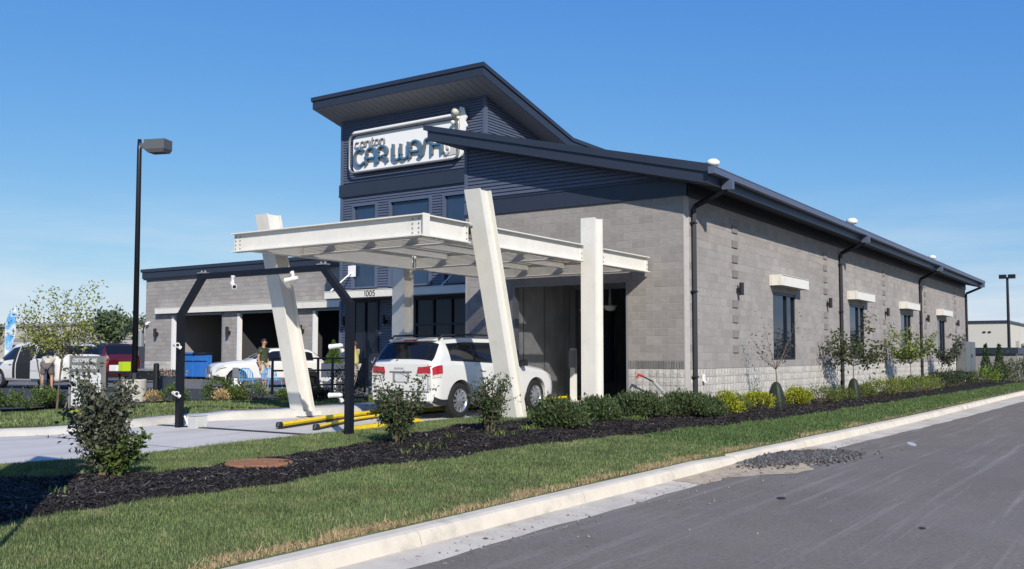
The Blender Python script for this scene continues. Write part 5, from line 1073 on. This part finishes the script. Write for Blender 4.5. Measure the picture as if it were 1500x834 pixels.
for x, y, r, h, nm in ((-.35, -1.0, .42, .56, 'first golden leaved shrub beside the dark clipped ones'), (2.2, -.85, .48, .58, 'second golden leaved shrub just left of the first watering bag'), (6.3, -.55, .45, .62, 'golden leaved shrub alone right of the first watering bag')):
    dense('golden_shrub', nm, (x, y - .1, gz(x, y - .1)), r * .95, r * .95, h * .80, 2400, EUO, .062, 'golden shrubs along the wall', 34, asp=.5)
for x, y, r, h, nm in ((.9, -.75, .38, .46, 'small green shrub between the two golden ones'), (8.3, -.6, .58, .60, 'pale green spreading shrub left of the second downspout'), (9.9, -.75, .55, .56, 'pale green spreading shrub below the second downspout'), (12.3, -.7, .5, .55, 'pale green shrub right of the second watering bag'), (13.6, -.7, .45, .5, 'low green shrub before the yellow green row')):
    dense('spirea_shrub', nm, (x, y - .15, gz(x, y - .15)), r, r * .8, h * .8, 1100, MIX, .06, 'pale green shrubs along the wall', 18)
for i in range(7):
    x = 15.2 + i * 1.35; nm = ('first', 'second', 'third', 'fourth', 'fifth', 'sixth', 'seventh')[i]
    dense('low_shrub', nm + ' yellow green low shrub in the row past the second tree', (x, -.75 - .08 * i, gz(x, -.8)), .66, .5, .62, 800, LM('row leaf', (.16, .20, .040)), .075, 'row of yellow green low shrubs', 16)
for i in range(6):
    x = 25.2 + i * 1.75; nm = ('first', 'second', 'third', 'fourth', 'fifth', 'last')[i]
    dense('dark_shrub', nm + ' dark low shrub in the row towards the far corner', (x, -1.0, gz(x, -1)), .85, .6, .78, 700, LM('dark row leaf', (.035, .052, .024)), .09, 'row of dark low shrubs', 16)
dense('light_shrub', 'light green shrub below the grey electrical cabinet', (38.5, -1.2, gz(38.5, -1.2)), 1.2, .9, .85, 1000, LM('light shrub leaf', (.15, .22, .035)), .11, None, 18)
for i, (x, y, r, h) in enumerate(((44.5, -1.4, 1.3, 1.2), (47.5, -2.2, 1.5, 1.5), (52, -2.4, 1.6, 1.3), (57, -2.2, 1.7, 1.2))):
    dense('grey_shrub', ('first', 'second', 'third', 'farthest')[i] + ' grey green shrub past the far end of the tunnel', (x, y, gz(x, y) - .05), r, r, h, 1100, LM('grey leaf', (.085, .115, .045)), .14, 'grey green shrubs past the tunnel', 20)
for (x, y, nm) in ((46.0, -.35, 'left of two small pointed conifers before the low block enclosure'), (45.8, -1.15, 'right of two small pointed conifers before the low block enclosure')):
    t = thing('small_conifer', nm, 'tree', (x, y, -.3)); n = 1500; h = rng.random(n) ** 1.4; a = rng.random(n) * 6.28; rr = (1 - h) * .42 * np.sqrt(rng.uniform(.4, 1, n)) + .02
    MB().tube([(0, 0, 0), (0, 0, 1.9)], [.05, .01], 6).build('trunk', BARK, t, world=False); leaf_obj('crown', np.c_[x + rr * np.cos(a), y + rr * np.sin(a), -.1 + h * 2.1], .13, LM('conifer', (.05, .09, .03)), t, up=1)
# young trees along the wall with watering bags
BAG = M('bag green', (.017, .026, .014), .6, var=.3, scale=8)
def tree_bag(x, y, label, lean=.0):
    t = thing('watering_bag', label, 'watering bag', (x, y, gz(x, y) - .02), rng.random() * 6, 'green watering bags'); mb = MB(); n = 22; prof = [(.19, 0), (.20, .05), (.195, .28), (.17, .48), (.12, .64), (.05, .72)]
    for r, z in prof:
        for k in range(n): q = 6.28318 * k / n; f = 1 + .17 * math.sin(q * 6 + z * 4) * (1 - z) + .10 * math.sin(q * 2 + 1); mb.v.append((r * f * math.cos(q) * 1.1 + lean * z, r * f * math.sin(q), z))
    for i in range(len(prof) - 1):
        for k in range(n): l = (k + 1) % n; mb.f.append((i * n + k, i * n + l, (i + 1) * n + l, (i + 1) * n + k))
    mb.build('bag', BAG, t, world=False, smooth=True)
    MB().tube([(.04 + lean * .6, 0, .58), (.06 + lean * .6, .02, .64), (.0 + lean * .6, .03, .66), (-.04 + lean * .6, .0, .6)], .014, 5).build('strap', BPLAST, t, world=False)
for i, (x, lab, n, m, ls, dr) in enumerate(((3.45, 'nearly bare young tree before the first window', 150, LM('sparse leaf', (.055, .055, .035)), .075, 0), (11.3, 'young tree with drooping dark leaves before the second window', 1000, LM('droop leaf', (.070, .085, .035)), .13, .22), (20.2, 'young tree with light green leaves before the third window', 1500, LM('light tree leaf', (.16, .20, .05)), .12, .05), (29.1, 'young tree with dark layered leaves before the last window', 800, LM('dark tree leaf', (.060, .070, .045)), .14, .08))):
    tree('young_tree', lab, (x, -1.0, gz(x, -1)), (2.45, 2.65, 2.75, 2.55)[i], (.85, 1.2, .95, 1.0)[i], n, m, ls, fork=.42, br=9, droop=dr, tr=.022, group='young trees along the wall')
    tree_bag(x, -1.0, ('large green watering bag round the nearly bare young tree', 'green watering bag round the second young tree', 'green watering bag round the third young tree', 'green watering bag round the farthest young tree')[i])
# ---- planting beyond the drive
tree('shrubby_tree', 'yellow green young tree with bare lower stems at the left', (-9.1, 11.95, .14), 2.85, .98, 2900, LM('yellow tree leaf', (.20, .22, .05), .5), .075, fork=.40, br=7, tr=.020, multi=4, crown_lo=.42)
for x, y, r, h, m, nm in ((-10.3, 12.6, .45, .42, GRN, 'round green shrub at the left edge beyond the drive'), (-9.65, 12.0, .5, .46, GRN, 'broad green shrub below the minivan front door'), (-9.0, 12.3, .35, .40, GRN, 'green shrub under the bare stems of the left tree'), (-8.3, 12.0, .42, .40, MIX, 'green shrub just left of the notice sign'),
                          (-6.05, 11.6, .42, .42, GRN, 'green shrub right of the lamp post base'), (-4.6, 11.7, .48, .60, GRN, 'tall green shrub before the white hatchback bumper'), (-3.95, 11.2, .52, .52, MIX, 'broad green shrub left of the standing man'), (-4.3, 11.4, .36, .30, GRN, 'low green shrub between the two taller ones'), (-3.1, 10.7, .32, .22, GRN, 'small green shrub below the standing man')):
    dense('green_shrub', nm, (x, y, .15), r, r, h, 1100, m, .065, 'green shrubs beyond the drive', 18)
for x, y, nm in ((-6.5, 11.9, 'small pinkish shrub against the lamp post base'), (-5.0, 11.1, 'small cream and pink shrub before the tall green shrub')):
    dense('variegated_shrub', nm, (x, y, .15), .22, .22, .30, 500, LM('variegated', (.50, .36, .16), .6), .05, 'variegated shrubs', 12)
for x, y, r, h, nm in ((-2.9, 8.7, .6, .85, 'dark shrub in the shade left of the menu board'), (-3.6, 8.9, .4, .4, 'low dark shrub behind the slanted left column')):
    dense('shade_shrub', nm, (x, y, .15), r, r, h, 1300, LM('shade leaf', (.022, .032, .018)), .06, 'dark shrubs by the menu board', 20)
# ---- far trees and buildings
def big_tree(label, loc, h, r, n, m, ls):
    t = thing('background_tree', label, 'tree', loc); MB().tube([(0, 0, 0), (0, 0, h * .6)], [.2, .08], 8).build('trunk', BARK, t, world=False); C = rng.normal(0, 1, (26, 3)); C /= np.linalg.norm(C, axis=1)[:, None]; C *= rng.uniform(.35, .85, (26, 1)); C = C * [r, r, h * .34] + [0, 0, h * .64]
    k = rng.integers(0, 26, n); link('crown', leaf_mesh('crown', C[k] + rng.normal(0, .17, (n, 3)) * [r, r, h * .34], ls), m, t, world=False)
FARL = LM('far leaf', (.10, .14, .065), .4)
big_tree('rounded green tree behind the lamp post and parked cars', (40, 84.2, 0), 6.6, 3.0, 2600, FARL, .45); big_tree('distant tree at the far left edge beyond the flag', (38, 112, 0), 6.2, 4.0, 2000, FARL, .5); big_tree('small distant tree left of the blue flag', (60, 150, 0), 8, 4.5, 1500, FARL, .6)
big_tree('distant dark tree behind the cream warehouse on the right', (190, 9, -.5), 9, 5, 1500, LM('far dark leaf', (.035, .05, .03)), .6)
wb = thing('warehouse', 'long cream warehouse far behind the parked cars on the left', 'building', (70, 130, 0)); CRM = M('warehouse cream', (.50, .47, .40), .8, var=.06, scale=.2)
box('wall', CRM, wb, 62, 85, 90, 190, -.8, 5.9); box('parapet', M('warehouse cap', (.30, .30, .30), .6), wb, 61.7, 85.3, 89.7, 190.3, 5.9, 6.3); box('band', M('warehouse band', (.33, .31, .27), .8), wb, 61.9, 61.999, 90, 190, 3.6, 4.1)
for i in range(12): box('loading_door', M('warehouse door', (.05, .055, .06), .5), wb, 61.88, 61.995, 93 + i * 8, 97 + i * 8, -.5, 3.0)
aw = thing('blue_awning', 'blue awning shelter beside the left end of the bays', 'awning', (30, 58.5, 0)); MB().prism([(28, 2.6), (31, 2.6), (30.4, 3.3), (28.6, 3.3)], 'y', 56.8, 60).build('canopy', M('awning blue', (.04, .17, .36), .6), aw)
for y in (57, 59.8):
    for x in (28.2, 30.8): box('post', GREYM, aw, x - .06, x + .06, y - .06, y + .06, 0, 2.6)
box('back_panel', M('awning dark', (.02, .03, .05), .7), aw, 30.4, 30.5, 57, 59.8, .1, 2.5)
vs = thing('vacuum_stand', 'grey vacuum station posts with curved hose arms behind the cars', 'vacuum stand', (16, 43.5, .09))
for y in (41.8, 43.4, 45.2):
    MB().tube([(16, y, .09), (16, y, 2.9)], .09, 8).build('post', GREYM, vs); MB().tube([(16, y, 2.8), (16, y + .5, 3.3), (16, y + 1.1, 3.2), (16, y + 1.4, 2.4)], .05, 6).build('hose_arm', FRAME, vs)
    MB().cyl((16, y - .35, 1.9), (16, y - .35, 2.9), .22).build('canister', GREYM, vs)
# dark picnic box and stuff on the lot
bx = thing('tool_chest', 'low black chest on the lot left of the bays', 'chest', (5.5, 29.5, .09)); MB().box(5.1, 5.9, 28.7, 30.2, .2, .62).build('body', BPLAST, bx, bevel=.03); MB().box(5.05, 5.95, 28.65, 30.25, .62, .72).build('lid', GREYM, bx, bevel=.02)
tb2 = thing('display_table', 'black table with lime green and white boxes behind the lamp post', 'table', (-1.2, 21.2, .09))
MB().box(-1.5, -.9, 20.6, 21.7, .72, .78).build('top', BPLAST, tb2)
for x in (-1.45, -.95):
    for y in (20.65, 21.65): box('leg', BPLAST, tb2, x - .03, x + .03, y - .03, y + .03, .09, .72)
tag(MB().box(-1.4, -1.1, 20.75, 21.05, .785, 1.12).build('lime_box', MATS['lime bin'], bevel=.01), 'lime green box standing on the black display table', 'box'); tag(MB().box(-1.4, -1.0, 21.15, 21.6, .785, 1.0).build('white_box', WHITE, bevel=.01), 'white box standing on the black display table', 'box')
wh = thing('warehouse', 'cream warehouse with dark roof edge beyond the far lamp post', 'building', (130, 20, -.5)); CR2 = M('right warehouse', (.55, .52, .45), .8, var=.05, scale=.2)
box('wall', CR2, wh, 110, 190, 5.8, 60, -1, 5.35); box('roof_edge', NAVYT, wh, 109.8, 190.2, 5.6, 60.2, 5.35, 5.62); box('base_band', M('right base band', (.30, .30, .30), .8), wh, 109.9, 109.995, 6, 60, -.9, 2.2)
for x in (118, 132): box('door', MATS['warehouse band'], wh, x, x + 3, 5.7, 5.795, 0, 3.2)
box('lean_to', GREYM, wh, 124, 150, 3.2, 5.69, 2.6, 2.9)
MB().box(109.9, 109.99, 7.6, 7.9, 4.1, 4.3).box(109.9, 109.99, 8.2, 8.5, 4.1, 4.3).build('wall_lamp', FRAME, wh)
en = thing('block_enclosure', 'low block enclosure with dark cap behind the small conifers', 'enclosure', (48, -.5, -.4)); box('wall', M('enclosure block', (.27, .25, .25), .9, var=.1, scale=3), en, 48, 52, -1.85, .95, -.7, 1.42); box('cap', NAVYT, en, 47.85, 52.1, -2.0, 1.05, 1.42, 1.84)
ec = thing('electrical_cabinet', 'grey electrical cabinet on the far end of the long wall', 'cabinet', (38.4, -.3, .3))
MB().box(37.2, 40.5, -.55, -.04, .40, 2.12).build('body', M('cabinet grey', (.13, .135, .14), .5), ec, bevel=.02); MB().box(38.83, 38.86, -.556, -.551, .46, 2.06).box(39.0, 39.04, -.60, -.551, 1.2, 1.4).build('door_edge', FRAME, ec)
for x in (37.4, 40.3): box('leg', GREYM, ec, x - .06, x + .06, -.4, -.2, -.4, .40)
# ================================================================ GROUND COVER
def blades(name, P, hgt, wid, m, lean=.5, kind='stuff', label=None, cat=None):
    n = len(P); a = rng.random(n) * 6.283; h = hgt * np.where(rng.random(n) < .05, 1.8, 1) * rng.uniform(.45, 1.35, n); l = h * lean * rng.normal(0, .7, n); b = rng.random(n) * 6.283; w = wid * rng.uniform(.7, 1.3, n)
    s = np.c_[np.cos(a) * w / 2, np.sin(a) * w / 2, np.zeros(n)]; tip = P + np.c_[np.cos(b) * l, np.sin(b) * l, h]; mid = P + np.c_[np.cos(b) * l * .35, np.sin(b) * l * .35, h * .6]
    V = np.stack([P - s, P + s, mid + s * .8, mid - s * .8, tip], 1).reshape(-1, 3); i = np.arange(n)[:, None] * 5
    F = np.concatenate([i + [0, 1, 2], i + [0, 2, 3], i + [3, 2, 4]]); o = link(name, fast_mesh(name, V, F), m); tag(o, label, cat, kind=kind); return o
GRB = M('grass blade', (.155, .205, .075), .6, rnd=.72, tl=.28, var=.35, scale=1.3, col2=(.26, .25, .12), c2=(.5, .72), c2scale=2.2, spec=.3); DRY = M('dry grass', (.40, .30, .16), .8, rnd=.35, tl=.2)
def lawn_pts(n, x0, x1, y0=-4.05, y1=3.0, dry=False):
    x = rng.uniform(x0, x1, n); y = rng.uniform(y0, y1, n)
    k = (y < np.where(x < -.3, drive_near(x) - .02, .1)) & ((y < bed_near(x) + rng.normal(0, .03, n)) | (y > bed_far(x) + rng.normal(0, .03, n))) & ~((x > -6.4) & (x < -5.7) & (y > .8) & (y < 1.3))
    x, y = x[k], y[k]; pn = np.sin(x * 1.9 + 1.3) + np.sin(x * 4.7) * .7 + np.sin(x * 11.3) * .4; d = y + 4.05; isdry = d < (.10 + .10 * np.clip(pn, -1, 2) + rng.exponential(.04, len(x)))
    return x, y, isdry
G = []; D = []
for n, x0, x1 in ((330000, -18.6, -13), (210000, -13, -7), (90000, -7, 2), (60000, 2, 20), (40000, 20, 60)):
    x, y, q = lawn_pts(n, x0, x1); p = np.c_[x, y, T(x, y) + bumpy(x, y) - .008]; G.append((p[~q], x0)); D.append(p[q])
k = 0
for p, x0 in G: blades('grass', p, (.034 if x0 < -7 else .045), {-18.6: .0048, -13: .0065, -7: .011, 2: .018, 20: .035}[x0], GRB if x0 < -8 else M('lush grass blade', (.105, .165, .052), .6, rnd=.6, tl=.28, var=.3, scale=1.1, col2=(.17, .19, .075), c2=(.55, .75), c2scale=1.6, spec=.3), label='%s stretch of mown green grass along the kerb' % ('nearest', 'second', 'middle', 'fourth', 'farthest')[k], cat='grass'); k += 1
Dp = np.concatenate(D); Dp = Dp[rng.random(len(Dp)) < .8]; blades('dry_grass', Dp, .045, .008, DRY, .9, label='dry straw coloured grass edging the kerb', cat='grass')
n = 70000; x = rng.uniform(-16, 1, n); y = rng.uniform(6.5, 13, n); kk = (y > drive_far(x) + np.where(x > -8.6, 1.0, .45)) & (y < bound(x) - 1.45); x, y = x[kk], y[kk]
blades('grass', np.c_[x, y, np.interp(x, [-60, -10, -8, 0], [.055, .06, .14, .14]) + bumpy(x, y)], .045, .016, GRB, label='strip of lawn on the far side of the drive', cat='grass')
# weeds and clover tufts in the mulch
W_ = []
for cx_, cy_, s, nn in ((-8.35, -.75, .12, 70), (-9.2, -.85, .14, 45), (-10.9, -.75, .1, 25), (-16.4, -.5, .08, 14), (-5.0, -1.05, .10, 160), (-11.6, -1.0, .12, 25), (-9.9, -.35, .08, 20)): W_.append(np.c_[rng.normal(cx_, s, nn), rng.normal(cy_, s, nn), np.full(nn, gz(cx_, cy_) + .01)])
blades('weeds', np.concatenate(W_), .07, .014, LM('weed', (.13, .18, .04)), 1.0, label='small weeds sprouting in the black mulch', cat='weeds')
# mulch chips
n = 190000; x = np.where(rng.random(n) < .75, rng.uniform(-19, -2, n), rng.uniform(-2, 22, n)); y = rng.uniform(-2.7, 1.7, n); kk = (y > bed_near(x)) & (y < bed_far(x)) & ((x + 13.66) ** 2 + (y + .29) ** 2 > .19); x, y = x[kk], y[kk]; n = len(x); P = np.c_[x, y, mulch_z(x, y) + rng.uniform(.0, .012, n)]
a = rng.random(n) * 6.283; ln = rng.gamma(2.2, .0075, n) + .006; wd = rng.uniform(.0025, .0065, n) * np.where(x > -4, 1.6, 1); ti = rng.normal(0, .35, n)
u = np.c_[np.cos(a), np.sin(a), ti] * ln[:, None]; v = np.c_[-np.sin(a), np.cos(a), rng.normal(0, .4, n)] * wd[:, None]; V = np.stack([P - u - v, P + u - v, P + u + v, P - u + v], 1).reshape(-1, 3); F = np.arange(n * 4).reshape(-1, 4)
tag(link('mulch_chips', fast_mesh('mulch_chips', V, F), M('mulch chip', (.040, .033, .029), .8, rnd=.65, spec=.4)), 'shredded black bark mulch covering the bed', 'mulch', kind='stuff')
k = rng.random(n) < .02; q = np.repeat(k, 4); nb = k.sum(); tag(link('pale_chips', fast_mesh('pale_chips', V[q] + [0, 0, .008], np.arange(nb * 4).reshape(-1, 4)), M('pale chip', (.17, .15, .13), .8, rnd=.6)), 'scattered pale wood chips on the black mulch', 'mulch', kind='stuff')
# gravel heap, sand and loose stones on the road
def stones(name, P, r, m, label, cat='gravel'):
    n = len(P); O = np.array([(1, 0, 0), (-1, 0, 0), (0, 1, 0), (0, -1, 0), (0, 0, .75), (0, 0, -.6)], float); Fo = np.array([(0, 2, 4), (2, 1, 4), (1, 3, 4), (3, 0, 4), (2, 0, 5), (1, 2, 5), (3, 1, 5), (0, 3, 5)])
    a = rng.random(n) * 6.283; ca, sa = np.cos(a), np.sin(a); V = O[None] * rng.uniform(.55, 1.35, (n, 6, 1)) * r[:, None, None]; X = V[..., 0] * ca[:, None] - V[..., 1] * sa[:, None]; Y = V[..., 0] * sa[:, None] + V[..., 1] * ca[:, None]
    V = np.stack([X, Y, V[..., 2]], -1) + P[:, None]; tag(link(name, fast_mesh(name, V.reshape(-1, 3), (Fo[None] + np.arange(n)[:, None, None] * 6).reshape(-1, 3)), m), label, cat, kind='stuff')
def heap(x, y):
    u = (x + 6.75) / 1.45; v = (y + 4.72) / .62; return .065 * np.exp(-(u * u + v * v) * 1.3) + .02 * np.exp(-((x + 5.6) ** 2 / .5 + (y + 5.2) ** 2 / .12))
n = 9000; x = rng.normal(-6.75, .62, n); y = np.clip(rng.normal(-4.70, .28, n), -5.8, -4.2); x = x + (y + 4.7) * -.9
P = np.c_[x, y, hk(x) - .15 + heap(x, y) + rng.uniform(-.004, .012, n)]; stones('gravel', P, rng.gamma(4, .0042, n) + .004, M('gravel stone', (.095, .088, .082), .75, rnd=.6), 'heap of grey gravel spilled by the broken kerb')
XG = np.linspace(-10.4, -4.6, 120); sand = sheet('sand_patch', XG, lambda x: -4.72 - .70 * np.exp(-((x + 8.2) / .95) ** 2) + .07 * np.sin(x * 7) * np.sin(x * 3.1), cst(-4.18), 14, lambda x, y: hk(x) + np.maximum(-.15, -.155 + .01 * np.clip((y + 4.75) / .2, 0, 1) + .012 * np.clip((y + 4.6) / .3, 0, 1)) + .003 + heap(x, y) * .55, M('sand', (.50, .40, .27), .95, var=.22, scale=9, bump=.6, bscale=60, col2=(.30, .25, .18), c2=(.5, .7), c2scale=5))
tag(sand, 'sandy grit spread in the gutter by the gravel', 'sand', kind='stuff')
n = 900; x = rng.uniform(-16, -2, n); y = -4.35 - rng.exponential(.28, n); P = np.c_[x, y, hk(x) - .143]; stones('grit', P, rng.gamma(2, .0032, n) + .002, M('grit', (.22, .20, .175), .9, rnd=.6), 'loose grit along the gutter', 'grit')
n = 130; x = rng.uniform(-18, 6, n); y = rng.uniform(-9, -4.7, n); P = np.c_[x, y, hk(x) - .148]; stones('grit', P, rng.gamma(2, .0025, n) + .002, M('pale grit', (.42, .40, .37), .9, rnd=.4), 'pale grit scattered over the asphalt', 'grit')
tfx = lambda nm, lab, x, y, rx, ry, c, a=0: tag(MB().lathe((0, 0, 0), [(1, 0), (1, .004), (.0, .005)], 14).build(nm, M(nm + str(x), c, .7, var=.4, scale=9)), lab, 'mark', kind='stuff')
for nm, lab, x, y, rx, ry, c in (('oil_spot', 'small dark oil spot in the middle of the asphalt', -11.0, -5.9, .10, .05, (.02, .02, .02)), ('oil_spot', 'small dark oil spot near the right edge of the road', -12.1, -7.6, .06, .03, (.03, .02, .018)), ('paint_scrape', 'white scrape on the asphalt past the gravel', -2.6, -5.6, .42, .07, (.5, .5, .48))):
    o = tfx(nm, lab, x, y, rx, ry, c); o.location = (x, y, float(hk(x)) - .149); o.scale = (rx, ry, 1); o.rotation_euler = (0, 0, .3)
